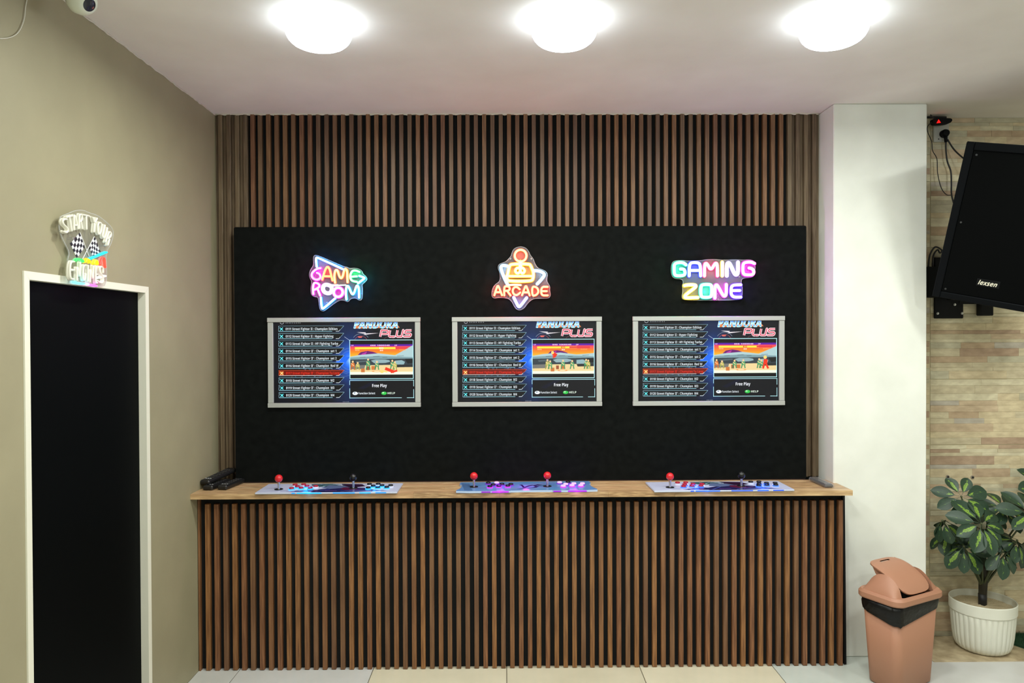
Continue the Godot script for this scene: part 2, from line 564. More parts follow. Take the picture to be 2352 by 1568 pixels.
# a generic sunset airfield with small soldiers; each screen shows another moment
func game_scene(img: Image, which: int) -> void:
	var k := 1.5
	var sh: float = [0.0, 70.0, 10.0][which]
	var s := func(p: String) -> PackedVector2Array:
		var o := PackedVector2Array()
		for v in points(p):
			o.append(Vector2(clampf(v.x, 692, 1262), v.y) * k)
		return o
	for y in range(200, 330):
		var t := (y - 200) / 130.0
		var c := Color(0.35, 0.08, 0.62) if t < 0.13 else Color(0.86, 0.22, 0.4).lerp(Color(1.0, 0.5, 0.12), clampf((t - 0.13) / 0.35, 0, 1)).lerp(Color(1.0, 0.82, 0.2), clampf((t - 0.5) / 0.5, 0, 1))
		img.fill_rect(Rect2i(int(692 * k), int(y * k), int(570 * k), 2), c)
	img.fill_rect(Rect2i(int(692 * k), int(318 * k), int(570 * k), int(100 * k)), Color(0.2, 0.24, 0.27))
	var x := sh
	paint_poly(img, s.call("%d,296 %d,270 %d,260 %d,268 %d,284 %d,296" % [760 + x, 790 + x, 850 + x, 900 + x, 945 + x, 950 + x]), Color(0.4, 0.1, 0.42))
	paint_poly(img, s.call("%d,284 %d,268 %d,266 %d,296 %d,296" % [800 + x, 840 + x, 846 + x, 830 + x, 790 + x]), Color(0.7, 0.2, 0.6))
	paint_poly(img, s.call("692,312 780,296 950,282 1100,300 1262,%d 1262,328 692,338" % (210 if which == 0 else (288 if which == 1 else 232))), Color(0.66, 0.78, 0.79))
	paint_poly(img, s.call("692,320 950,306 1262,318 1262,330 692,338"), Color(0.48, 0.6, 0.63))
	for d: Array in [[780, 318, 830], [900, 312, 960], [985, 320, 1030], [1120, 308, 1180]]:
		paint_line(img, Vector2(d[0] + sh * 0.5, d[1]) * k, Vector2(d[2] + sh * 0.5, d[1] - 3) * k, 4, Color(0.22, 0.28, 0.3))
	paint_poly(img, s.call("880,348 920,338 1010,338 1050,346 1055,360 1010,370 910,372"), Color(0.55, 0.66, 0.68))
	paint_poly(img, s.call("740,352 860,344 866,356 750,366"), Color(0.32, 0.38, 0.4))
	paint_poly(img, s.call("1190,338 1262,334 1262,372 1215,378"), Color(0.1, 0.11, 0.12))
	paint_poly(img, s.call("1100,350 1160,345 1190,360 1180,385 1100,385"), Color(0.55, 0.68, 0.7))
	paint_poly(img, s.call("692,392 1262,385 1262,470 692,470"), Color(0.9, 0.8, 0.58))
	paint_poly(img, s.call("692,392 830,388 820,424 692,426"), Color(0.45, 0.45, 0.42))
	paint_poly(img, s.call("1100,388 1262,384 1262,408 1110,410"), Color(0.16, 0.17, 0.18))
	img.fill_rect(Rect2i(int(692 * k), int(450 * k), int(570 * k), int(26 * k)), Color(0.9, 0.95, 0.85))
	# crates
	for c: Array in [[840, 400, 26], [885, 398, 38], [790, 420, 34]]:
		img.fill_rect(Rect2i(int((c[0] + sh) * k), int(c[1] * k), int(c[2] * k), int(34 * k)), Color(0.78, 0.45, 0.22) if c[2] > 30 else Color(0.6, 0.32, 0.2))
	paint_disc(img, Vector2(935 + sh * 0.5, 446) * k, 48 * k, 8 * k, Color(0.92, 0.6, 0.35))
	paint_disc(img, Vector2(935 + sh * 0.5, 446) * k, 30 * k, 5 * k, Color(0.95, 0.88, 0.7))
	# soldiers: head, torso, two legs
	var spots: Array = [[[715, 1.2, 1], [760, 1.0, 2], [855, 1.5, 0], [935, 1.15, 0], [1075, 1.3, 0], [1098, 1.1, 2]], [[830, 1.3, 2], [855, 1.1, 0], [975, 1.2, 0], [1060, 1.15, 0], [1190, 1.3, 0], [1210, 1.2, 2]], [[715, 1.2, 1], [765, 1.0, 2], [880, 1.1, 0], [960, 1.15, 0], [1105, 1.3, 0], [1125, 1.1, 0]]][which]
	for p: Array in spots:
		var h: float = 62.0 * p[1]
		var at := Vector2(p[0], 432)
		var cloth: Color = [Color(0.3, 0.62, 0.4), Color(0.85, 0.45, 0.2), Color(0.72, 0.72, 0.35)][p[2]]
		paint_poly(img, Transform2D().scaled(Vector2(k, k)) * PackedVector2Array([at + Vector2(-16, -h * 0.85), at + Vector2(14, -h * 0.85), at + Vector2(20, -h * 0.4), at + Vector2(-18, -h * 0.4)]), cloth)
		paint_line(img, (at + Vector2(-10, -h * 0.45)) * k, (at + Vector2(-18, 0)) * k, 15, cloth.darkened(0.15))
		paint_line(img, (at + Vector2(10, -h * 0.45)) * k, (at + Vector2(16, 0)) * k, 15, cloth.darkened(0.1))
		paint_line(img, (at + Vector2(-14, -h * 0.8)) * k, (at + Vector2(10, -h * 0.5)) * k, 11, Color(0.9, 0.75, 0.55))
		paint_disc(img, (at + Vector2(0, -h)) * k, 9 * k, 10 * k, Color(0.92, 0.78, 0.56))
	# a fighter in red
	var red := Color(0.9, 0.2, 0.1)
	var skin_c := Color(0.97, 0.82, 0.45)
	if which == 0:
		paint_line(img, Vector2(1010, 420) * k, Vector2(1090, 452) * k, 40, red)
		paint_line(img, Vector2(1060, 456) * k, Vector2(1120, 440) * k, 26, red)
		paint_disc(img, Vector2(980, 448) * k, 18 * k, 14 * k, skin_c)
		paint_line(img, Vector2(990, 446) * k, Vector2(1030, 452) * k, 16, skin_c)
	elif which == 1:
		paint_line(img, Vector2(880, 290) * k, Vector2(915, 310) * k, 46, red)
		paint_line(img, Vector2(880, 325) * k, Vector2(905, 315) * k, 26, red)
		paint_disc(img, Vector2(878, 282) * k, 14 * k, 14 * k, skin_c)
	else:
		paint_line(img, Vector2(1165, 350) * k, Vector2(1160, 400) * k, 54, red)
		paint_line(img, Vector2(1150, 400) * k, Vector2(1140, 436) * k, 26, red)
		paint_line(img, Vector2(1172, 400) * k, Vector2(1188, 436) * k, 26, red)
		paint_disc(img, Vector2(1160, 332) * k, 16 * k, 15 * k, skin_c)
	# score line and life bars
	var score: String = ["000 1000048", "000 1000048", "000 1000048"][which]
	paint_text(img, "1P", 700 * k, 216 * k, 11 * k, 24 * k, Color(0.95, 0.8, 0.9))
	paint_text(img, score, 876 * k, 216 * k, 12 * k, 176 * k, Color(0.98, 0.85, 0.92))
	paint_text(img, "2P", 1094 * k, 216 * k, 11 * k, 26 * k, Color(0.95, 0.8, 0.9))
	img.fill_rect(Rect2i(int(735 * k), int(226 * k), int(370 * k), int(18 * k)), Color(1.0, 0.88, 0.25))
	if which != 0:
		img.fill_rect(Rect2i(int(1035 * k), int(228 * k), int(190 * k), int(14 * k)), Color(0.86, 0.2, 0.25))
		img.fill_rect(Rect2i(int(1000 * k), int(226 * k), int((35 if which == 1 else 82) * k), int(18 * k)), Color(1.0, 0.88, 0.25))
	img.fill_rect(Rect2i(int(1105 * k), int(230 * k), int(110 * k), int(11 * k)), Color(0.86, 0.2, 0.25))
	paint_text(img, "KO", 958 * k, 243 * k, 16 * k, 36 * k, Color(1, 1, 1) if which == 0 else Color(0.75, 0.15, 0.15))
	paint_text(img, "88", 962 * k, 262 * k, 12 * k, 30 * k, Color(0.98, 0.9, 0.85))
	paint_text(img, "GUILE", 1140 * k, 258 * k, 10 * k, 60 * k, Color(0.95, 0.7, 0.4))
	paint_text(img, "KEN", 738 * k, 258 * k, 10 * k, 38 * k, Color(0.98, 0.85, 0.6))

func panel_print() -> Image:
	var img := Image.create_empty(1024, 320, false, Image.FORMAT_RGB8)
	img.fill(rgb(196, 202, 226))
	var navy := rgb(34, 38, 92)
	paint_poly(img, points("210,290 300,250 380,215 430,240 470,300 420,312 300,300"), navy)
	paint_poly(img, points("400,320 430,220 520,170 640,150 760,170 830,230 900,270 800,300 700,320"), rgb(38, 34, 84))
	paint_poly(img, points("560,10 640,20 720,30 760,110 690,150 600,140 580,80"), rgb(48, 24, 54))
	paint_poly(img, points("330,20 480,10 560,60 470,110 400,130 350,80"), rgb(60, 96, 100))
	paint_poly(img, points("480,60 600,90 650,150 520,200 440,170"), rgb(96, 112, 150))
	paint_poly(img, points("600,150 700,150 720,220 640,260 590,210"), rgb(92, 26, 60))
	for i in 7:
		paint_arc(img, Vector2(520, 100), 60 + i * 22, 170 + i * 12, 330 - i * 8, 7, [rgb(24, 40, 48), rgb(150, 190, 190), rgb(60, 60, 110)][i % 3], 0.7)
	for i in 9:
		paint_line(img, Vector2(250 + i * 60, 300 - (i % 3) * 30), Vector2(330 + i * 62, 270 - (i % 4) * 22), 9, [rgb(70, 90, 170), rgb(120, 70, 140), rgb(40, 44, 100)][i % 3])
	paint_poly(img, points("60,250 150,240 260,262 170,272"), rgb(160, 170, 206))
	paint_poly(img, points("640,300 780,240 860,262 960,280 820,300"), rgb(86, 92, 160))
	return img

func vs_print() -> Image:
	var img := Image.create_empty(1024, 320, false, Image.FORMAT_RGB8)
	img.fill(rgb(112, 158, 216))
	for i in 60:
		var y := fmod(i * 71.0, 320.0)
		var x := fmod(i * 193.0, 1024.0)
		paint_poly(img, PackedVector2Array([Vector2(x, y), Vector2(x + 120, y - 18), Vector2(x + 210, y + 6), Vector2(x + 90, y + 20)]), rgb(112 + (i % 5 - 2) * 7, 158 + (i % 3 - 1) * 8, 216 + (i % 4 - 2) * 5))
	paint_poly(img, points("30,40 90,60 120,300 60,290"), rgb(90, 128, 180))
	var ink := rgb(52, 20, 96)
	paint_poly(img, points("462,120 486,112 500,190 528,150 560,128 570,140 520,196 500,226 486,222 478,150"), ink)
	paint_poly(img, points("560,150 600,112 640,122 580,160 610,176 585,220 470,262 440,256 560,214 580,186"), ink)
	paint_poly(img, points("600,160 650,150 640,166 606,172"), ink)
	return img

func image_mat(key: String, img: Image, rough: float, emit := 0.0) -> StandardMaterial3D:
	var t := ImageTexture.create_from_image(img)
	var m := mat(key, Color.WHITE if emit <= 0 else Color(0.02, 0.02, 0.02), rough)
	if emit > 0:
		m.emission_enabled = true
		m.emission = Color.BLACK
		m.emission_texture = t
		m.emission_energy_multiplier = emit
	else:
		m.albedo_texture = t
	return m

# ------------------------------------------------------------------ things
func ceiling_light(at: Vector3, label: String, energy: float) -> void:
	var o := thing("ceiling_light", label, "light", at, "round ceiling lights in rows")
	put("base_ring", lathe_mesh([Vector2(0.001, -0.013), Vector2(0.096, -0.013), Vector2(0.099, -0.010), Vector2(0.100, 0.0), Vector2(0.001, 0.0)], 40), mat("lamp_base", rgb(235, 235, 232), 0.4), o)
	var prof := [Vector2(0.106, -0.012)]
	for i in range(0, 9):
		var a := PI / 2 * i / 8.0
		prof.append(Vector2(maxf(0.058 + 0.052 * cos(a), 0.001), -0.034 - 0.050 * sin(a)))
	prof.append(Vector2(0.001, -0.086))
	prof.reverse()
	put("diffuser", lathe_mesh(prof, 40, false), glow("lamp_glow", Color(0.90, 0.955, 1.0), 11.0), o)
	var l := AreaLight3D.new()
	l.name = "lamp_light"
	l.area_size = Vector2(0.17, 0.17)
	l.light_color = Color(0.985, 1.0, 0.965)
	l.light_energy = energy
	l.area_range = 12.0
	l.area_attenuation = 2.0
	l.shadow_enabled = true
	l.rotation_degrees.x = -90
	l.position.y = -0.094
	o.add_child(l, true)

# the pure hue of a tube colour given in linear light
func hue(c: Color) -> Color:
	var top := maxf(c.r, maxf(c.g, c.b))
	return Color(c.r / top, c.g / top, c.b / top).linear_to_srgb()

func omni(parent: Node3D, at: Vector3, c: Color, energy: float, size := 0.01) -> void:
	var l := OmniLight3D.new()
	l.name = "glow_light"
	l.light_color = c
	l.light_energy = energy
	l.light_size = size
	l.omni_range = 6.0
	l.omni_attenuation = 2.0
	l.shadow_enabled = true
	l.position = at
	parent.add_child(l, true)

# one glowing letter or line: a pale lens on a wider coloured base
func neon(called: String, strokes: String, to: Callable, ra: float, core: Color, side: Color, parent: Node3D, z := 0.013, ring := false, lit := true) -> MeshInstance3D:
	var base := begin(true)
	var top := begin(true)
	for s in strokes.split("|"):
		var p := PackedVector2Array()
		for v in points(s):
			p.append(to.call(v))
		var closed := ring or (p.size() > 3 and p[0].distance_to(p[p.size() - 1]) < 0.0008)
		if closed and not ring:
			p.remove_at(p.size() - 1)
		p = chaikin(p, closed, 2)
		flat_tube(base, p, z - 0.005, ra * 1.42, 0.005, closed)
		flat_tube(top, p, z, ra, 0.006, closed)
	var mesh := done(base)
	mesh = done(top, mesh)
	var o := put(called, mesh, null, parent)
	var tone := side.to_html(false) + core.to_html(false)
	if lit:
		o.set_surface_override_material(0, glow("neon_side_" + tone, side.linear_to_srgb(), 4.5))
		o.set_surface_override_material(1, glow("neon_core_" + tone, core, 1.5))
	else:
		o.set_surface_override_material(0, mat("tube_off", rgb(226, 224, 208), 0.5))
		o.set_surface_override_material(1, mat("tube_off", rgb(226, 224, 208), 0.5))
	return o

func acrylic(outline: String, to: Callable, parent: Node3D, tint := Color(0.9, 0.92, 0.95, 0.13)) -> void:
	var p := PackedVector2Array()
	for v in points(outline):
		p.append(to.call(v))
	p = chaikin(p, true, 2)
	var m := mat("acrylic_%s" % tint.to_html(), tint, 0.3)
	m.transparency = BaseMaterial3D.TRANSPARENCY_ALPHA
	var e := mat("acrylic_edge", Color(0.93, 0.95, 0.97, 0.3), 0.35)
	e.transparency = BaseMaterial3D.TRANSPARENCY_ALPHA
	var st := begin()
	sheet_cap(st, p, 0.004)
	var sheet := put("acrylic_backing", done(st), m, parent)
	var rim := begin()
	slab(rim, p, 0.0, 0.004, Transform3D.IDENTITY, true, false)
	flat_tube(rim, p, 0.004, 0.0009, 0.0006, true, 6)
	put("cut_edge", done(rim), e, sheet)

func standoffs(spots: Array, depth: float, parent: Node3D) -> void:
	for s: Vector2 in spots:
		var st := begin(true)
		lathe(st, [Vector2(0.0005, 0.006), Vector2(0.0035, 0.006), Vector2(0.0045, 0.004), Vector2(0.0045, -depth), Vector2(0.0005, -depth)], 10, Transform3D(Basis(Vector3.RIGHT, PI / 2), Vector3(s.x, s.y, 0)))
		put("standoff", done(st), mat("steel", rgb(170, 170, 170), 0.35, 0.9), parent)

func frame_rail(a: Vector3, b: Vector3) -> ArrayMesh:
	return span(a, b, 0.0015)

func monitor(x0: float, x1: float, y0: float, y1: float, z: float, tex: StandardMaterial3D, label: String) -> void:
	var c := Vector3((x0 + x1) / 2, y0, z)
	var o := thing("monitor", label, "monitor", c, "screens set in the black board")
	var w := (x1 - x0) / 2
	var h := y1 - y0
	var alu := mat("brushed_aluminium", rgb(182, 184, 180), 0.42, 0.35)
	put("top_rail", span(Vector3(-w, h - 0.021, 0), Vector3(w, h, 0.016), 0.0015), alu, o)
	put("bottom_rail", span(Vector3(-w, 0, 0), Vector3(w, 0.021, 0.016), 0.0015), alu, o)
	for s: float in [-1.0, 1.0]:
		put("side_rail", span(Vector3(s * (w - 0.001), 0.0215, 0), Vector3(s * (w - 0.026), h - 0.0215, 0.013), 0.0015), alu, o)
	put("bezel", span(Vector3(-w + 0.0265, 0.022, 0.0), Vector3(w - 0.0265, h - 0.022, 0.003)), mat("bezel_black", rgb(10, 11, 14), 0.4), o)
	var st := begin()
	var a := Vector2(-w + 0.028, 0.023)
	var b := Vector2(w - 0.028, h - 0.0225)
	quad_uv(st, [Vector3(a.x, a.y, 0.0035), Vector3(b.x, a.y, 0.0035), Vector3(b.x, b.y, 0.0035), Vector3(a.x, b.y, 0.0035)], [Vector2(0, 1), Vector2(1, 1), Vector2(1, 0), Vector2(0, 0)])
	put("screen", done(st), tex, o)
	var l := AreaLight3D.new()
	l.name = "screen_light"
	l.area_size = Vector2(0.6, 0.34)
	l.light_color = Color(0.6, 0.72, 1.0)
	l.light_energy = 0.012
	l.area_range = 8.0
	l.shadow_enabled = true
	l.rotation_degrees.y = 180
	l.position = Vector3(0, h / 2, 0.02)
	o.add_child(l, true)

func joystick(parent: Node3D, at: Vector3, col: Color, key: String) -> void:
	var steel := mat("chrome", rgb(196, 196, 202), 0.22, 0.9)
	var s := put("joystick", lathe_mesh([Vector2(0.0005, 0.0), Vector2(0.0062, 0.0), Vector2(0.0052, 0.004), Vector2(0.0048, 0.036), Vector2(0.0005, 0.036)], 14), steel, parent, at)
	var st := begin(true)
	ball(st, Vector3(0, 0.049, 0), 0.0172, 24)
	put("ball_top", done(st), mat("ball_" + key, col, 0.28), s)
	put("dust_cover", lathe_mesh([Vector2(0.019, 0.0), Vector2(0.0185, 0.0022), Vector2(0.006, 0.003)], 26), mat("black_plastic", rgb(16, 16, 18), 0.45), s)

func push_button(parent: Node3D, at: Vector3, cap: StandardMaterial3D, ring: StandardMaterial3D) -> void:
	var b := put("button", lathe_mesh([Vector2(0.0108, 0.003), Vector2(0.0108, 0.0092), Vector2(0.0099, 0.0104), Vector2(0.0005, 0.0108)], 20), cap, parent, at)
	put("button_ring", lathe_mesh([Vector2(0.0138, 0.0), Vector2(0.0138, 0.0030), Vector2(0.0130, 0.0046), Vector2(0.0116, 0.0046), Vector2(0.0110, 0.002)], 22), ring, b)

func sheet_top(w: float, d: float, y: float) -> ArrayMesh:
	var st := begin()
	quad_uv(st, [Vector3(-w, y, d), Vector3(w, y, d), Vector3(w, y, -d), Vector3(-w, y, -d)], [Vector2(0, 1), Vector2(1, 1), Vector2(1, 0), Vector2(0, 0)])
	return done(st)

const PADS := [Vector2(-0.166, 0.038), Vector2(-0.126, 0.029), Vector2(-0.086, 0.029), Vector2(-0.151, 0.0), Vector2(-0.111, -0.010), Vector2(-0.071, -0.006), Vector2(-0.173, -0.041), Vector2(-0.135, -0.044)]
const PADS_2 := [Vector2(0.173, 0.034), Vector2(0.213, 0.024), Vector2(0.253, 0.025), Vector2(0.188, -0.004), Vector2(0.226, -0.014), Vector2(0.265, -0.013), Vector2(0.164, -0.043), Vector2(0.203, -0.047)]

func control_panel(at: Vector3, label: String, blue: Color, edge_energy: float, tilt := 0.0) -> void:
	var o := thing("arcade_control_panel", label, "control panel", at, "joystick panels set on the counter")
	o.rotation_degrees.y = tilt
	var w := 0.310
	var d := 0.095
	put("deck", span(Vector3(-w, 0, -d), Vector3(w, 0.0075, d), 0.002), mat("clear_deck", rgb(190, 196, 214), 0.2), o)
	put("printed_sheet", sheet_top(w - 0.002, d - 0.002, 0.0079), image_mat_once("panel_sheet"), o)
	for e: Array in [[-0.128, -0.020, 1.0], [-0.150, -0.135, 0.55], [0.03, 0.125, 0.55], [0.145, 0.195, 0.8], [0.215, 0.262, 0.5]]:
		put("edge_light", span(Vector3(e[0], 0.002, d - 0.0004), Vector3(e[1], 0.0066, d + 0.0006)), glow("edge_%s_%.2f" % [blue.to_html(false), e[2]], blue, edge_energy * e[2]), o)
	omni(o, Vector3(-0.075, 0.006, d + 0.006), blue, 0.0012, 0.01)
	omni(o, Vector3(-0.106, 0.030, 0.014), blue, 0.0022, 0.02)
	omni(o, Vector3(0.205, 0.030, 0.012), blue, 0.0020, 0.02)
	omni(o, Vector3(0.17, 0.006, d + 0.006), blue, 0.0004, 0.01)
	joystick(o, Vector3(-0.225, 0.0079, 0.030), rgb(206, 34, 40), "red")
	joystick(o, Vector3(0.102, 0.0079, 0.012), rgb(14, 16, 16), "black")
	var ring_hot := glow("ring_%s" % blue.to_html(false), blue.lerp(Color.WHITE, 0.15), edge_energy * 0.75)
	var ring_off := mat("ring_clear", rgb(206, 210, 225), 0.3)
	for i in 8:
		push_button(o, Vector3(PADS[i].x, 0.0079, PADS[i].y), mat("cap_red", rgb(170, 24, 44), 0.35), ring_hot if i < 5 else ring_off)
		push_button(o, Vector3(PADS_2[i].x, 0.0079, PADS_2[i].y), mat("cap_black", rgb(14, 15, 20), 0.35), ring_hot if i < 5 else ring_off)

func image_mat_once(key: String) -> StandardMaterial3D:
	if mats.has(key):
		return mats[key]
	if key == "panel_sheet":
		return image_mat(key, panel_print(), 0.22)
	return image_mat(key, vs_print(), 0.22)

func remote(called: String, label: String, xf: Transform3D, s: Vector3, group := "") -> Node3D:
	var o := thing(called, label, "remote", xf.origin, group)
	o.basis = xf.basis
	put("body", box_mesh(s, 0.006, Vector3(0, s.y / 2, 0)), mat("remote_black", rgb(22, 22, 22), 0.42), o)
	var st := begin()
	for r in 7:
		for c in 3:
			box(st, Vector3((c - 1) * s.x * 0.24, s.y + 0.0006, (r - 2.6) * s.z * 0.115), Vector3(s.x * 0.15, 0.002, s.z * 0.05), 0.0006)
	put("keypad", done(st), mat("remote_keys", rgb(52, 53, 54), 0.5), o)
	var w := begin()
	for c in 3:
		box(w, Vector3((c - 1) * s.x * 0.24, s.y + 0.0008, s.z * 0.36), Vector3(s.x * 0.14, 0.002, s.z * 0.03), 0.0006)
	put("pale_keys", done(w), mat("remote_white", rgb(196, 200, 196), 0.5), o)
	return o

# a leaflet: base at the origin, tip along -z, upper face +y
func leaflet_mesh(l: float, wide: float, droop: float, fold: float) -> ArrayMesh:
	var st := begin(true)
	var n := 12
	var row := []
	for i in n + 1:
		var t := float(i) / n
		var tt := clampf((t - 0.16) / 0.84, 0.0, 1.0)
		var hw := maxf(wide * 0.5 * pow(sin(PI * pow(tt, 1.25)), 0.66), 0.0007)
		if i == n:
			hw = 0.0005
		var y := -droop * l * t * t
		row.append([Vector3(-hw, y + fold * hw, -l * t), Vector3(-hw * 0.5, y + fold * hw * 0.25, -l * t), Vector3(0, y, -l * t), Vector3(hw * 0.5, y + fold * hw * 0.25, -l * t), Vector3(hw, y + fold * hw, -l * t)])
	for i in n:
		for k in 4:
			var p := [row[i][k], row[i][k + 1], row[i + 1][k + 1], row[i + 1][k]]
			var uv := [Vector2(k / 4.0, float(i) / n), Vector2((k + 1) / 4.0, float(i) / n), Vector2((k + 1) / 4.0, float(i + 1) / n), Vector2(k / 4.0, float(i + 1) / n)]
			quad_uv(st, p, uv)
	return done(st)

func leaf_picture(seed_at: int, amount: float) -> Image:
	var img := Image.create_empty(96, 192, false, Image.FORMAT_RGB8)
	var nz := FastNoiseLite.new()
	nz.seed = seed_at
	nz.frequency = 0.03
	var fine := FastNoiseLite.new()
	fine.seed = seed_at + 9
	fine.frequency = 0.11
	for y in 192:
		for x in 96:
			var u := absf(x / 95.0 - 0.5) * 2.0
			var v := y / 191.0
			var band := 0.46 * amount * sin(PI * clampf((v - 0.1) / 0.66, 0, 1)) + 0.42 * nz.get_noise_2d(x * 0.9, y * 0.5) + 0.10 * fine.get_noise_2d(x, y) - 0.03
			var c := rgb(32, 54, 38).lerp(rgb(44, 70, 50), 0.5 + 0.5 * fine.get_noise_2d(x * 0.6, y * 0.3))
			if u < band and v < 0.86:
				c = rgb(152, 184, 62).lerp(rgb(84, 120, 48), clampf(0.5 + fine.get_noise_2d(y, x), 0, 1))
			if u < 0.025:
				c = rgb(62, 92, 54)
			img.set_pixel(x, y, c)
	return img

# ------------------------------------------------------------------ the scene
func _ready() -> void:
	rng.seed = 11
	var cam := Camera3D.new()
	cam.name = "camera"
	add_child(cam)
	cam.position = Vector3(0, 1.505, 0)
	cam.basis = Basis(Vector3.UP, deg_to_rad(-0.55)) * Basis(Vector3.RIGHT, deg_to_rad(-0.62)) * Basis(Vector3.BACK, deg_to_rad(-0.23))
	cam.fov = rad_to_deg(2.0 * atan(784.0 / 1700.0))
	cam.near = 0.05
	cam.far = 60.0
	cam.current = true
	var we := WorldEnvironment.new()
	we.name = "environment"
	var env := Environment.new()
	env.background_mode = Environment.BG_COLOR
	env.background_color = Color(0.5, 0.5, 0.5)
	env.tonemap_mode = Environment.TONE_MAPPER_LINEAR
	env.tonemap_exposure = 1.0
	env.sdfgi_enabled = true
	env.ssao_enabled = true
	env.ssil_enabled = true
	we.environment = env
	add_child(we)
	var lamp := 1.10
	ceiling_light(Vector3(-0.62, CEIL, -2.50), "round white ceiling light first from the khaki wall, above the GAME ROOM sign", lamp)
	ceiling_light(Vector3(0.203, CEIL, -2.49), "round white ceiling light in the middle, above the ARCADE sign", lamp)
	ceiling_light(Vector3(1.105, CEIL, -2.48), "round white ceiling light above the GAMING ZONE sign, nearest the white pillar", lamp)
	for p: Vector2 in [Vector2(2.3, -2.42), Vector2(-0.62, -1.25), Vector2(0.203, -1.25), Vector2(1.105, -1.25), Vector2(2.3, -1.2), Vector2(-0.62, 0.1), Vector2(0.9, 0.1), Vector2(2.4, 0.1)]:
		ceiling_light(Vector3(p.x, CEIL, p.y), "round white ceiling light out of the photo, in the rows nearer the viewer", lamp)
	build_shell()
	build_slats()
	build_counter()
	build_board()
	build_signs()
	build_panels()
	build_left()
	build_right()
	build_bin()
	build_plant()

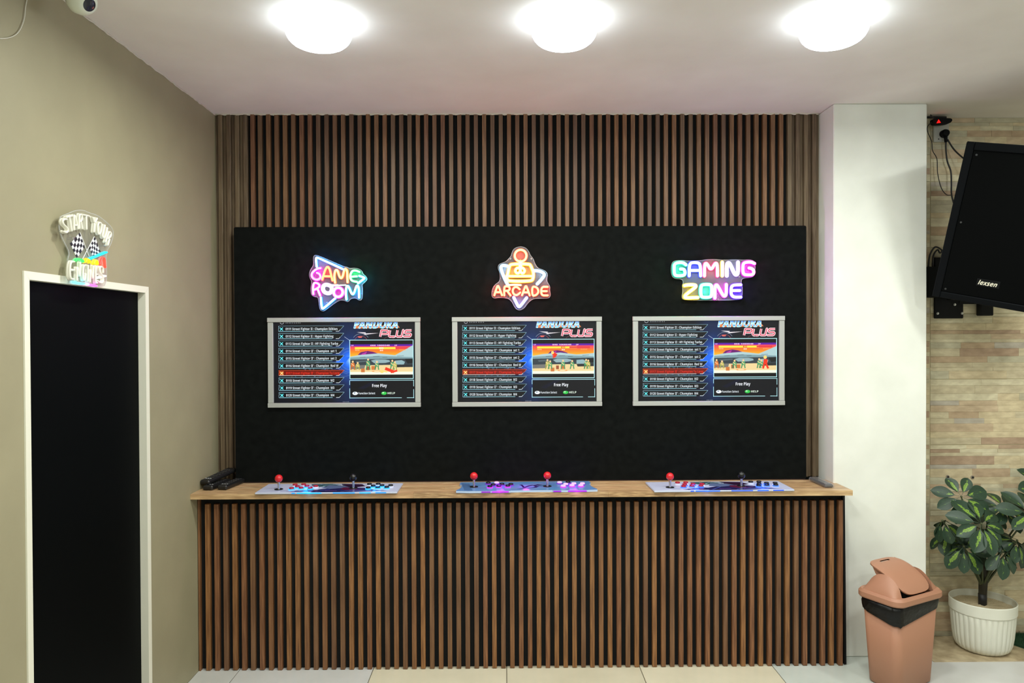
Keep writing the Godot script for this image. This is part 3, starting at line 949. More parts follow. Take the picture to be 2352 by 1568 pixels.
func build_shell() -> void:
	var plaster_bump := bump_tex(0.02, 3)
	var khaki := grained(mat("khaki_paint", rgb(155, 148, 119), 0.55), noise_tex(0.006, Color(0.95, 0.95, 0.95), Color(1, 1, 1), 21), Vector3.ONE * 0.9, plaster_bump, 0.05)
	var white := grained(mat("white_paint", rgb(238, 239, 231), 0.6), noise_tex(0.008, Color(0.95, 0.95, 0.945), Color(1, 1, 1), 22), Vector3.ONE * 0.8, plaster_bump, 0.06)
	var ceil_m := grained(mat("ceiling_paint", rgb(238, 233, 226), 0.75), noise_tex(0.006, Color(0.96, 0.955, 0.95), Color(1, 1, 1), 23), Vector3.ONE * 0.7, plaster_bump, 0.04)
	# floor and its tiles
	var fl := structure("floor", span(Vector3(-1.55, -0.12, -3.76), Vector3(4.72, -0.0025, 2.62)), mat("grout", rgb(92, 84, 68), 0.9), "pale large-format tiled floor with thin dark joints")
	var cream: Array[StandardMaterial3D] = []
	var tones := [rgb(222, 214, 190), rgb(216, 208, 184), rgb(208, 208, 204), rgb(212, 212, 210), rgb(206, 212, 206)]
	for i in 5:
		cream.append(grained(mat("floor_tile_%d" % i, tones[i], 0.16), noise_tex(0.01, Color(0.95, 0.95, 0.94), Color(1, 1, 1), 40 + i), Vector3.ONE * 0.7))
	var tile := box_mesh(Vector3(0.597, 0.008, 0.597), 0.0012, Vector3(0, -0.004, 0))
	for ix in range(-2, 7):
		for iz in range(0, 9):
			var x := 0.302 + 0.6 * ix
			var z := -3.3 + 0.6 * iz
			var m := cream[rng.randi_range(0, 4)]
			if iz == 0:
				m = [cream[3], cream[0], cream[1], cream[0], cream[4], cream[3], cream[4], cream[3], cream[2]][ix + 2]
			put("tile", tile, m, fl, Vector3(x, 0, z))
	for iz in 9:
		put("tile", span(Vector3(-1.378, -0.008, -3.598 + 0.6 * iz), Vector3(-1.1995, 0, -3.0015 + 0.6 * iz), 0.0012), cream[2], fl)
	var strip_m := grained(mat("strip_stone", rgb(206, 192, 164), 0.4), noise_tex(0.02, rgb(190, 180, 168), rgb(255, 252, 244), 51, 512, 5), Vector3.ONE * 1.3)
	put("threshold_strip", span(Vector3(1.949, -0.01, -3.62), Vector3(2.55, 0.003, -3.338), 0.0015), strip_m, fl)
	put("threshold_strip", span(Vector3(2.553, -0.01, -3.62), Vector3(3.15, 0.003, -3.338), 0.0015), strip_m, fl)
	structure("ceiling", span(Vector3(-1.55, CEIL, -3.76), Vector3(4.72, CEIL + 0.12, 2.62)), ceil_m, "smooth off-white painted ceiling with round lights")
	# left wall with the shallow recess of the black panel
	var st := begin()
	for b: Array in [[Vector3(-1.55, 0, -3.76), Vector3(-1.43, CEIL, 2.62)], [Vector3(-1.43, 0, -3.76), Vector3(-1.378, CEIL, -2.850)], [Vector3(-1.43, 0, -2.150), Vector3(-1.378, CEIL, 2.62)], [Vector3(-1.43, 1.667, -2.850), Vector3(-1.378, CEIL, -2.150)]]:
		box(st, (b[0] + b[1]) / 2, (b[1] - b[0]).abs())
	structure("wall_left", done(st), khaki, "khaki painted wall beside the counter, with the white-framed black panel")
	slat_wall = structure("wall_back", span(Vector3(-1.378, 0, -3.76), Vector3(1.516, CEIL, -3.572)), mat("felt_black", rgb(36, 37, 37), 0.95, 0.0, 0.12), "wall behind the board, clad in brown wooden slats over black felt")
	structure("wall_pillar", span(Vector3(1.516, 0, -3.76), Vector3(1.949, CEIL, -3.40), 0.004), white, "white plastered pillar between the slat wall and the stone recess")
	structure("wall_right", span(Vector3(4.6, 0, -3.76), Vector3(4.72, CEIL, 2.62)), white, "white wall of the room out of the photo")
	structure("wall_front", span(Vector3(-1.378, 0, 2.5), Vector3(4.6, CEIL, 2.62)), white, "white wall behind the viewer")
	# filler beads where ceiling and wall meet
	var bead := []
	for i in 90:
		bead.append(Vector3(-1.3775 + rng.randf_range(-0.001, 0.002), CEIL - rng.randf_range(0.0, 0.004), -1.6 - 1.97 * i / 89.0))
	var b1 := put("trim_1", tube_mesh(bead, 0.0034, 6), mat("filler", rgb(206, 200, 186), 0.8))
	b1.set_meta("kind", "structure")
	b1.set_meta("label", "uneven white filler bead along the khaki wall and ceiling")
	var bead2 := []
	for i in 150:
		bead2.append(Vector3(-1.37 + 2.88 * i / 149.0, CEIL - 0.001 + sin(i * 2.1) * 0.0025, -3.549 + sin(i * 1.3) * 0.002))
	var b2 := put("trim_2", tube_mesh(bead2, 0.0050, 6), mat("filler", rgb(206, 200, 186), 0.8))
	b2.set_meta("kind", "structure")
	b2.set_meta("label", "wavy white filler bead above the wooden slats")
	# stone-faced recess beside the pillar
	var alcove := structure("wall_alcove", span(Vector3(1.949, 0, -3.76), Vector3(4.6, CEIL, -3.6286)), mat("stone_grout", rgb(196, 186, 152), 0.8), "wall recess faced with beige ledge-stone tiles behind the speaker")
	var stone: Array[StandardMaterial3D] = []
	var stone_tones := [rgb(234, 226, 198), rgb(222, 211, 182), rgb(211, 206, 182), rgb(228, 213, 180), rgb(208, 184, 156), rgb(194, 168, 145), rgb(217, 196, 168), rgb(204, 197, 186)]
	var mottle := noise_tex(0.016, rgb(214, 208, 200), rgb(255, 254, 248), 61, 512, 5)
	var chip := bump_tex(0.03, 62, 5)
	for i in 8:
		stone.append(grained(mat("ledge_stone_%d" % i, stone_tones[i], 0.62), mottle, Vector3(1.5, 3.2, 1.5), chip, 0.06))
	var total := 0
	for col in 3:
		var x0: float = [1.949, 2.0965, 2.6985][col]
		var x1: float = [2.0925, 2.6945, 3.2965][col]
		for row in 8:
			var y0 := maxf(-0.025 + 0.324 * row + 0.0015, 0.0)
			var y1 := minf(-0.025 + 0.324 * (row + 1) - 0.0015, CEIL)
			if y1 - y0 < 0.02:
				continue
			var t := put("tile", span(Vector3(x0, y0, -3.636), Vector3(x1, y1, -3.628), 0.001), stone[2], alcove)
			var rest := begin()
			var y := y0
			while y < y1 - 0.012:
				var h := minf(rng.randf_range(0.016, 0.044), y1 - y)
				if y1 - y - h < 0.014:
					h = y1 - y
				var x := x0
				while x < x1 - 0.004:
					var w := rng.randf_range(0.09, 0.34)
					if x1 - x - w < 0.05:
						w = x1 - x
					var which := rng.randi_range(0, 3) if rng.randf() < 0.72 else rng.randi_range(4, 7)
					var proud := rng.randf_range(0.0008, 0.0034)
					var a := Vector3(x, y, -3.6285)
					var b := Vector3(x + w - 0.0004, y + h - 0.0004, -3.628 + proud)
					if col == 2:
						box(rest, (a + b) / 2, (b - a).abs(), 0.0007)
					else:
						put("stone_strip", span(a, b, 0.0006), stone[which], t)
						total += 1
					x += w
				y += h
			if col == 2:
				var joined := put("stone_strips", done(rest), stone[3], t)
				joined.set_meta("kind", "stuff")

func slat_materials(key: String, base: Array, scale: Vector3, rough: float) -> Array[StandardMaterial3D]:
	var out: Array[StandardMaterial3D] = []
	var t := noise_tex(0.012, rgb(176, 162, 152), rgb(255, 253, 250), 71, 512, 5)
	var t2 := noise_tex(0.02, rgb(158, 142, 132), rgb(255, 252, 248), 72, 512, 5)
	for i in base.size():
		out.append(grained(mat("%s_%d" % [key, i], base[i], rough), t if i % 2 == 0 else t2, scale))
	return out

func build_slats() -> void:
	var wall: Node3D = slat_wall
	var wood := slat_materials("walnut_slat", [rgb(130, 96, 68), rgb(142, 106, 73), rgb(117, 89, 68), rgb(134, 94, 68), rgb(123, 97, 73), rgb(146, 106, 70)], Vector3(11, 0.55, 11), 0.5)
	var pale := slat_materials("fluted_batten", [rgb(128, 112, 88), rgb(122, 106, 84)], Vector3(11, 0.5, 11), 0.55)
	var y0 := 1.90
	var slat := box_mesh(Vector3(0.0195, CEIL - 0.002 - y0, 0.022), 0.001, Vector3(0, (CEIL - 0.002 + y0) / 2, -3.557))
	put("slat", slat, wood[3], wall, Vector3(-1.1985, 0, 0))
	for i in 64:
		put("slat", slat, wood[rng.randi_range(0, 5)], wall, Vector3(-1.1635 + 0.03957 * i, 0, 0))
	# fluted battens at both ends: a ridge and a lower web between ridges
	var ridge := box_mesh(Vector3(0.0205, CEIL - 0.002 - COUNTER, 0.024), 0.0025, Vector3(0, (CEIL - 0.002 + COUNTER) / 2, -3.558))
	var web := box_mesh(Vector3(0.0185, CEIL - 0.002 - COUNTER, 0.006), 0.001, Vector3(0, (CEIL - 0.002 + COUNTER) / 2, -3.566))
	for i in 4:
		put("fluted_batten", ridge, pale[i % 2], wall, Vector3(-1.3525 + 0.0397 * i, 0, 0))
		put("fluted_web", web, pale[(i + 1) % 2], wall, Vector3(-1.3724 + 0.0397 * i, 0, 0))
		put("fluted_batten", ridge, pale[i % 2], wall, Vector3(1.3705 + 0.0397 * i, 0, 0))
		put("fluted_web", web, pale[(i + 1) % 2], wall, Vector3(1.3905 + 0.0397 * i, 0, 0))

func build_counter() -> void:
	var wood := slat_materials("counter_slat", [rgb(144, 101, 64), rgb(156, 111, 67), rgb(126, 90, 61), rgb(147, 101, 66), rgb(133, 97, 66), rgb(162, 115, 69)], Vector3(9, 0.5, 9), 0.5)
	var o := thing("counter", "long counter base clad in brown upright slats over black backing", "counter", Vector3(0.07, 0, -3.33))
	var dx := -0.07
	put("backing_panel", span(Vector3(-1.376 + dx, 0.004, -0.012), Vector3(1.532 + dx, COUNTER - 0.0245, -0.002), 0.001), mat("felt_black", rgb(36, 37, 37), 0.95, 0.0, 0.12), o)
	put("frame_bar", span(Vector3(-1.37 + dx, COUNTER - 0.062, -0.05), Vector3(1.525 + dx, COUNTER - 0.0245, -0.013)), mat("dark_steel", rgb(16, 17, 18), 0.5, 0.0, 0.3), o)
	put("end_panel", span(Vector3(-0.0095, 0.0, -0.07), Vector3(0.0, COUNTER - 0.030, 0.014)), mat("dark_steel", rgb(16, 17, 18), 0.5, 0.0, 0.3), o, Vector3(1.5385 + dx, 0.004, 0)).rotation_degrees.z = 0.6
	var slat := box_mesh(Vector3(0.0200, COUNTER - 0.062, 0.022), 0.001, Vector3(0, (COUNTER - 0.062) / 2, 0.009))
	for i in 72:
		put("slat", slat, wood[rng.randi_range(0, 5)], o, Vector3(-1.3335 + 0.04004 * i + dx, 0.0005 + rng.randf_range(0, 0.002), rng.randf_range(-0.001, 0.001)))
	put("slat", box_mesh(Vector3(0.008, COUNTER - 0.03, 0.022), 0.001, Vector3(0, (COUNTER - 0.05) / 2, 0.009)), wood[0], o, Vector3(-1.3715 + dx, 0.0005, 0))
	# worktop of glued staves
	var top := thing("countertop", "light oak stave worktop running along the slatted counter", "countertop", Vector3(0.0765, COUNTER, -3.36))
	var oak := slat_materials("oak_stave", [rgb(220, 188, 142), rgb(213, 180, 134), rgb(226, 196, 150), rgb(207, 176, 134), rgb(220, 184, 140), rgb(217, 192, 150)], Vector3(1.1, 9, 9), 0.36)
	var rows := 6
	var d := 0.243 / rows
	for r in rows:
		var x := -1.4545
		var first := true
		while x < 1.4545:
			var w := rng.randf_range(0.28, 0.62)
			if first:
				w *= rng.randf_range(0.3, 1.0)
				first = false
			if 1.4545 - x - w < 0.12:
				w = 1.4545 - x
			var z1 := 0.12 - d * r
			var st := begin()
			box(st, Vector3(x + w / 2, -0.0115 - rng.randf_range(0, 0.0003), z1 - d / 2), Vector3(w - 0.0003, 0.023, d - 0.0002), 0.0004)
			put("stave", done(st), oak[rng.randi_range(0, 5)], top)
			x += w

func build_board() -> void:
	var black := mat("board_black", rgb(22, 24, 23), 0.5, 0.0, 0.1)
	var o := thing("display_board", "wide black board mounted on the slat wall, holding screens and neon signs", "board", Vector3(0.0785, 0.81, -3.545))
	var p := chaikin_corners(1.3455, 1.198, 0.008)
	var st := begin()
	slab(st, p, 0.0, 0.062)
	put("face_panel", done(st), grained(black, noise_tex(0.02, Color(0.8, 0.8, 0.8), Color(1, 1, 1), 81), Vector3.ONE * 2.0), o)
	var rust := begin()
	box(rust, Vector3(0, 0.0006, 0.063), Vector3(2.68, 0.0012, 0.002))
	put("bottom_edge", done(rust), mat("edge_red", rgb(60, 30, 26), 0.7), o)
	var base := screen_picture()
	var ms := [[-1.1105, -0.3955], [-0.2485, 0.4558], [0.6003, 1.3177]]
	var names := ["framed screen with game list under the GAME ROOM sign, fighter lying down in its preview", "framed screen with game list under the ARCADE sign, fighter leaping in its preview", "framed screen with game list under the GAMING ZONE sign, fighter standing in its preview"]
	for i in 3:
		var img: Image = base.duplicate()
		game_scene(img, i)
		img.resize(960, 545, Image.INTERPOLATE_LANCZOS)
		monitor(ms[i][0], ms[i][1], 1.1625, 1.5825, -3.483, image_mat("screen_picture_%d" % i, img, 0.3, 1.2), names[i])

func chaikin_corners(w: float, h: float, r: float) -> PackedVector2Array:
	var p := PackedVector2Array()
	for c: Array in [[w - r, r, -90], [w - r, h - r, 0], [-w + r, h - r, 90], [-w + r, r, 180]]:
		for i in 5:
			var a := deg_to_rad(c[2] + 22.5 * i)
			p.append(Vector2(c[0] + cos(a) * r, c[1] + sin(a) * r))
	return p

func build_signs() -> void:
	var white := Color(0.95, 1.0, 1.0)
	# triangle sign
	var o := thing("neon_sign", "multicolour neon sign reading GAME ROOM over a leaning triangle", "neon sign", Vector3(-0.7704, 1.7431, -3.474))
	var k1 := 0.000196
	var to1 := func(v: Vector2) -> Vector2: return Vector2((v.x - 836) * k1, (784 - v.y) * k1)
	acrylic("205,180 230,120 290,110 600,240 930,390 1000,395 1070,435 1180,420 1300,445 1370,500 1390,570 1470,630 1490,690 1450,750 1360,820 1380,900 1370,1140 1340,1190 1290,1195 1220,1135 1090,1150 1050,1215 1000,1230 930,1185 800,1190 480,1435 420,1455 365,1420 345,1350 325,1150 300,1110 210,1100 150,1050 140,900 170,740 115,640 110,540 150,440 220,350", to1, o)
	standoffs([Vector2(-0.03, 0.085), Vector2(0.09, -0.02), Vector2(-0.06, -0.09)], 0.009, o)
	var cy := Color(0.0, 0.16, 0.55)
	var pink := Color(0.8, 0.005, 0.5)
	var r := 0.0048
	neon("triangle_tube", "298,390 280,185 320,175 560,285 760,375 905,445", to1, r, white, cy, o)
	neon("triangle_tube", "392,1130 412,1395 450,1390 730,1150", to1, r, white, cy, o)
	neon("letter", "390,430 330,435 250,480 190,540 175,600 200,660 260,700 320,705 380,670 390,620 360,560 305,540", to1, r, Color(1.0, 0.72, 1.0), pink, o)
	neon("letter", "430,700 470,560 510,450 560,385 605,450 635,560 670,720|470,620 640,625", to1, r, Color(1.0, 0.82, 0.42), Color(0.8, 0.02, 0.03), o)
	neon("letter", "730,770 712,620 735,490 770,465 800,500 830,620 875,680 920,620 950,470 985,440 1020,490 1025,620 1028,760", to1, r, Color(1.0, 0.85, 0.6), Color(0.6, 0.09, 0.005), o)
	neon("letter", "1310,520 1230,485 1150,490 1105,560 1090,640 1120,720 1180,745 1250,755|1110,635 1250,625", to1, r, Color(0.78, 1.0, 0.86), Color(0.0, 0.3, 0.06), o)
	neon("arrow_tube", "1310,615 1430,655 1435,675 1280,790", to1, r, white, Color(0.0, 0.25, 0.32), o)
	neon("letter", "215,1040 205,900 225,790 270,770 340,800 370,850 330,900 240,940|320,930 375,1075", to1, r, Color(1.0, 0.78, 1.0), pink, o)
	neon("letter", "540,815 640,860 655,930 620,1015 540,1030 460,990 430,900 465,830", to1, 0.0068, Color(1.0, 0.97, 1.0), Color(0.4, 0.3, 0.6), o, 0.013, true)
	neon("letter", "810,890 890,920 925,1005 890,1085 810,1120 730,1090 695,1005 730,920", to1, 0.0062, Color(1.0, 0.8, 1.0), pink, o, 0.016, true)
	neon("letter", "1000,1170 985,1020 1000,870 1030,850 1060,880 1110,1010 1150,1065 1190,1010 1235,860 1265,840 1290,880 1300,980 1300,1130", to1, r, white, Color(0.0, 0.24, 0.4), o)
	neon("white_streak", "600,825 700,830 790,828", to1, 0.0026, white, Color(0.3, 0.25, 0.4), o)  # white glare across the letters, shaped as a thin glowing tube
	neon("white_streak", "700,850 850,835 980,830", to1, 0.0022, white, Color(0.25, 0.3, 0.4), o)  # second streak of that glare, likewise built as a tube
	for g: Array in [[-0.10, 0.05, pink, 1.0], [-0.055, 0.055, Color(0.8, 0.02, 0.03), 0.7], [0.02, 0.04, Color(0.6, 0.09, 0.005), 0.6], [0.075, 0.045, Color(0.0, 0.3, 0.06), 0.8], [0.12, 0.02, Color(0.0, 0.25, 0.32), 0.6], [-0.10, -0.02, pink, 0.9], [0.0, -0.04, pink, 0.6], [0.085, -0.04, cy, 1.0], [-0.07, -0.11, cy, 0.9], [-0.08, 0.11, cy, 0.7], [0.0, 0.09, cy, 0.6]]:
		omni(o, Vector3(g[0], g[1], 0.034), hue(g[2]), 0.009 * g[3], 0.012)
	# joystick sign
	o = thing("neon_sign", "red and yellow neon sign of a joystick reading ARCADE", "neon sign", Vector3(0.0731, 1.7607, -3.474))
	var k2 := 0.000209
	var to2 := func(v: Vector2) -> Vector2: return Vector2((v.x - 931) * k2, (784 - v.y) * k2)
	acrylic("730,270 760,150 830,85 940,60 1050,85 1120,160 1160,260 1230,340 1260,450 1330,550 1440,580 1530,640 1545,710 1520,820 1560,900 1600,960 1590,1040 1610,1140 1590,1200 1540,1225 1260,1220 1160,1265 1080,1350 1020,1440 920,1490 840,1465 790,1390 740,1290 660,1215 440,1200 350,1220 295,1185 290,1080 320,970 380,900 460,850 485,760 470,640 430,540 450,460 520,430 610,400 680,330", to2, o)
	standoffs([Vector2(-0.045, 0.094), Vector2(0.052, 0.094), Vector2(-0.05, -0.085), Vector2(0.06, -0.085)], 0.009, o)
	var red := Color(0.8, 0.022, 0.012)
	var gold := Color(0.75, 0.2, 0.002)
	var pale := Color(1.0, 0.95, 0.62)
	r = 0.0047
	neon("ball_ring", "940,130 1040,170 1080,270 1040,370 940,410 840,370 800,270 840,170", to2, 0.0052, Color(1.0, 0.93, 0.66), Color(0.75, 0.05, 0.01), o, 0.013, true)
	neon("stem_tube", "935,415 935,530", to2, 0.0085, Color(1.0, 0.98, 0.8), Color(0.6, 0.3, 0.02), o)
	neon("body_tube", "650,700 690,500 735,455 1130,455 1165,490 1215,620 1225,700 1215,790 1175,840 680,840 635,800 630,730", to2, 0.0068, Color(1.0, 0.96, 0.7), gold, o, 0.013, true)
	neon("body_tube", "655,728 1205,728", to2, 0.0058, Color(1.0, 0.96, 0.7), gold, o)
	neon("eye_ring", "865,535 925,560 928,620 890,668 840,655 815,600", to2, 0.0062, Color(1.0, 0.97, 0.75), gold, o, 0.015, true)
	neon("eye_ring", "985,535 1035,600 1010,655 965,668 935,620 938,560", to2, 0.0062, Color(1.0, 0.97, 0.75), gold, o, 0.015, true)
	neon("triangle_tube", "640,500 560,483 505,500 495,560 560,740 640,900", to2, 0.0068, white, Color(0.06, 0.13, 0.19), o)
	neon("triangle_tube", "1240,605 1360,610 1460,660 1475,710 1410,800 1312,900", to2, 0.0068, white, Color(0.06, 0.13, 0.19), o)
	neon("triangle_tube", "785,1205 850,1340 890,1415 930,1400 1070,1215", to2, 0.0068, white, Color(0.07, 0.07, 0.22), o)
	neon("white_streak", "670,925 800,918 940,925", to2, 0.0040, white, Color(0.5, 0.2, 0.05), o)
	for s in ["350,1150 412,960 430,945 450,960 520,1150|385,1085 485,1085", "570,1155 570,965 620,950 680,965 700,1010 670,1050 590,1055|640,1060 710,1155", "915,1020 880,985 830,965 780,990 755,1060 780,1130 840,1155 890,1130 925,1095", "970,1150 1038,965 1055,950 1072,965 1140,1155|1005,1090 1105,1090", "1195,965 1195,1165 1270,1160 1325,1110 1335,1060 1315,1000 1265,965 1195,965", "1540,970 1400,968 1395,1160 1540,1160|1400,1065 1520,1065"]:
		neon("letter", s, to2, r, pale, red, o, 0.015)
	for g: Array in [[0.0, 0.108, Color(0.75, 0.05, 0.01), 0.9], [-0.04, 0.03, gold, 1.0], [0.04, 0.03, gold, 1.0], [-0.11, -0.055, red, 0.9], [-0.05, -0.055, red, 0.8], [0.0, -0.06, red, 0.6], [0.06, -0.055, red, 0.8], [0.115, -0.055, red, 0.9], [-0.08, 0.04, Color(0.06, 0.13, 0.19), 0.5], [0.105, 0.02, Color(0.06, 0.13, 0.19), 0.5], [-0.005, -0.12, Color(0.07, 0.07, 0.22), 0.6]]:
		omni(o, Vector3(g[0], g[1], 0.034), hue(g[2]), 0.010 * g[3], 0.012)
	# two-line sign
	o = thing("neon_sign", "thick rainbow neon letters reading GAMING ZONE in two lines", "neon sign", Vector3(0.9819, 1.7475, -3.474))
	var k3 := 0.0001915
	var to3 := func(v: Vector2) -> Vector2: return Vector2((v.x - 1176) * k3, (641 - v.y) * k3)
	acrylic("130,240 190,140 420,130 520,150 860,140 960,120 1180,110 1400,130 1780,120 1860,130 2120,120 2200,200 2190,480 2120,560 1870,570 1850,690 1880,740 1880,1060 1780,1110 1150,1110 420,1110 385,1020 420,900 400,740 430,690 410,590 200,580 130,480", to3, o)
	standoffs([Vector2(-0.12, 0.02), Vector2(0.12, 0.02), Vector2(0.02, -0.085)], 0.009, o)
	var rows := [["480,245 410,190 260,195 195,235 190,330 195,450 220,505 300,515 420,505 460,470 455,390 420,350 350,350", white, Color(0.0, 0.33, 0.16)], ["560,515 562,270 600,200 680,190 790,200 835,260 840,515|570,385 830,385", white, Color(0.012, 0.02, 0.6)], ["935,515 938,250 970,205 1010,240 1095,385 1180,240 1215,200 1250,240 1255,515", Color(1.0, 0.95, 0.97), Color(0.7, 0.02, 0.09)], ["1375,190 1375,510", Color(1.0, 1.0, 0.92), Color(0.45, 0.28, 0.05)], ["1490,515 1490,230 1530,190 1570,230 1680,480 1730,500 1765,450 1765,190", Color(1.0, 0.99, 1.0), Color(0.22, 0.18, 0.4)], ["2160,220 2080,185 1950,190 1885,220 1875,330 1880,440 1910,490 2000,500 2110,495 2145,450 2140,390 2100,345 2030,330", Color(1.0, 0.95, 1.0), Color(0.6, 0.0, 0.4)], ["450,755 500,740 680,735 735,760 700,810 460,985 450,1045 500,1055 770,1048", Color(1.0, 1.0, 0.88), Color(0.5, 0.33, 0.01)], ["845,765 900,730 1070,730 1115,765 1110,1000 1070,1040 900,1045 845,1010 845,765", white, Color(0.0, 0.33, 0.2)], ["1190,1060 1190,780 1230,730 1270,780 1390,1000 1435,1020 1470,970 1470,735", Color(1.0, 0.97, 1.0), Color(0.6, 0.02, 0.5)], ["1825,740 1660,742 1595,780 1585,880 1590,980 1650,1042 1825,1040|1600,880 1800,880", white, Color(0.05, 0.0, 0.7)]]
	for s: Array in rows:
		neon("letter", s[0], to3, 0.0070, s[1], s[2], o, 0.014)
	for i in 10:
		var at: Vector2 = [Vector2(320, 360), Vector2(700, 320), Vector2(1095, 330), Vector2(1375, 350), Vector2(1630, 340), Vector2(2010, 340), Vector2(600, 890), Vector2(980, 890), Vector2(1330, 880), Vector2(1700, 890)][i]
		at = to3.call(at)
		omni(o, Vector3(at.x, at.y, 0.036), hue(rows[i][2]), [0.012, 0.014, 0.009, 0.004, 0.005, 0.014, 0.006, 0.010, 0.010, 0.020][i], 0.012)
	# racing sign on the khaki wall
	o = thing("neon_sign", "mostly unlit white neon sign reading START YOUR ENGINES with chequered flags", "neon sign", Vector3(-1.362, 1.65, -2.25))
	o.basis = Basis(Vector3(0, 0, -1), Vector3(0, 1, 0), Vector3(1, 0, 0))
	var to4 := func(v: Vector2) -> Vector2: return v * 0.001
	acrylic("29,213 37,221 62,230 113,251 160,259 185,255 235,256 287,243 338,223 337,197 320,166 299,149 295,131 288,119 294,76 290,33 270,16 138,16 77,18 66,28 65,90 79,111 57,135 36,158 25,182", to4, o, Color(0.62, 0.61, 0.54, 0.45))
	standoffs([Vector2(0.10, 0.16), Vector2(0.28, 0.16), Vector2(0.12, 0.06)], 0.016, o)
	var off := Color(0.9, 0.9, 0.8)
	for s in ["46,212 31,210 23,203 27,194 46,187 52,180 48,172 37,170 30,172", "45,218 74,227|60,221 71,180", "84,185 84,230 89,231 100,209 105,191|85,199 101,201", "113,193 112,236 124,240 130,231 125,218 115,215|124,216 129,195", "136,240 169,241|152,239 153,197", "191,240 200,221 215,241|200,221 196,194", "219,220 229,230 242,229 243,210 231,190 219,192 219,220", "263,225 250,196 248,184 257,181 268,192 278,218", "267,170 288,207 302,207 301,193 284,183|291,182 281,161", "83,85 61,83 58,29 79,30|60,57 83,59", "97,28 98,83 114,29 115,85", "146,79 133,78 130,32 142,31 145,52", "160,80 158,29", "170,28 172,81 187,28 190,81", "215,82 205,81 203,27 212,28|205,55 214,56", "249,65 249,83 229,83 228,65 248,51 251,34 232,27 216,35"]:
		neon("letter", s, to4, 0.0033, off, off, o, 0.012, false, false)
	var lights := [["bulb_tube", "98,90 107,96 133,97 140,91", Color(0.25, 0.95, 0.4)], ["bulb_tube", "152,91 160,101 172,101 178,92", Color(1.0, 0.8, 0.05)], ["bulb_tube", "200,90 207,101 219,103 224,91", Color(1.0, 0.85, 0.05)], ["bulb_tube", "238,90 249,113 265,117 268,90 271,85", Color(1.0, 0.3, 0.22)], ["bar_tube", "182,104 280,136", Color(0.1, 0.85, 1.0)], ["bar_tube", "84,22 108,20 144,21", Color(0.5, 0.95, 1.0)], ["bar_tube", "150,21 168,20", Color(0.85, 0.85, 1.0)], ["bar_tube", "171,20 215,18", Color(1.0, 0.45, 0.95)], ["bar_tube", "230,46 271,55", Color(1.0, 1.0, 1.0)]]
	for l: Array in lights:
		neon(l[0], l[1], to4, 0.0034, l[2], Color(l[2].r * 0.22, l[2].g * 0.22, l[2].b * 0.22), o, 0.009)
	for g: Array in [[0.115, 0.015, Color(0.4, 0.9, 1.0), 0.5], [0.20, 0.012, Color(1.0, 0.4, 0.85), 0.5], [0.255, 0.10, Color(1.0, 0.25, 0.15), 0.5], [0.23, 0.12, Color(0.1, 0.85, 1.0), 0.4]]:
		omni(o, Vector3(g[0], g[1], 0.03), g[2], 0.0012 * g[3], 0.01)
	for f: Array in [["133,182 79,142 114,100 159,138"], ["216,181 254,136 210,116 184,137"]]:
		var c := points(f[0])
		var dark := begin()
		var lightc := begin()
		for i in 5:
			for j in 5:
				var q := PackedVector2Array()
				for t: Array in [[0, 0], [1, 0], [1, 1], [0, 1]]:
					var u: float = (i + t[0]) / 5.0
					var v: float = (j + t[1]) / 5.0
					var p := c[0].lerp(c[1], u).lerp(c[3].lerp(c[2], u), v)
					p += Vector2(2.5, 4.0) * sin(u * TAU) * 0.7
					q.append(p * 0.001)
				slab(dark if (i + j) % 2 == 0 else lightc, q, 0.0042, 0.0052)
		var flag := put("chequered_flag", done(dark), mat("flag_black", rgb(24, 24, 30), 0.5), o)
		put("white_squares", done(lightc), mat("flag_white", rgb(214, 214, 214), 0.5), flag)
	for p: Array in [[Vector2(133, 182), Vector2(182, 112)], [Vector2(214, 180), Vector2(145, 100)]]:
		var st := begin(true)
		flat_tube(st, PackedVector2Array([p[0] * 0.001, p[1] * 0.001]), 0.0055, 0.0016, 0.0012)
		put("flag_pole", done(st), mat("flag_white", rgb(214, 214, 214), 0.5), o)

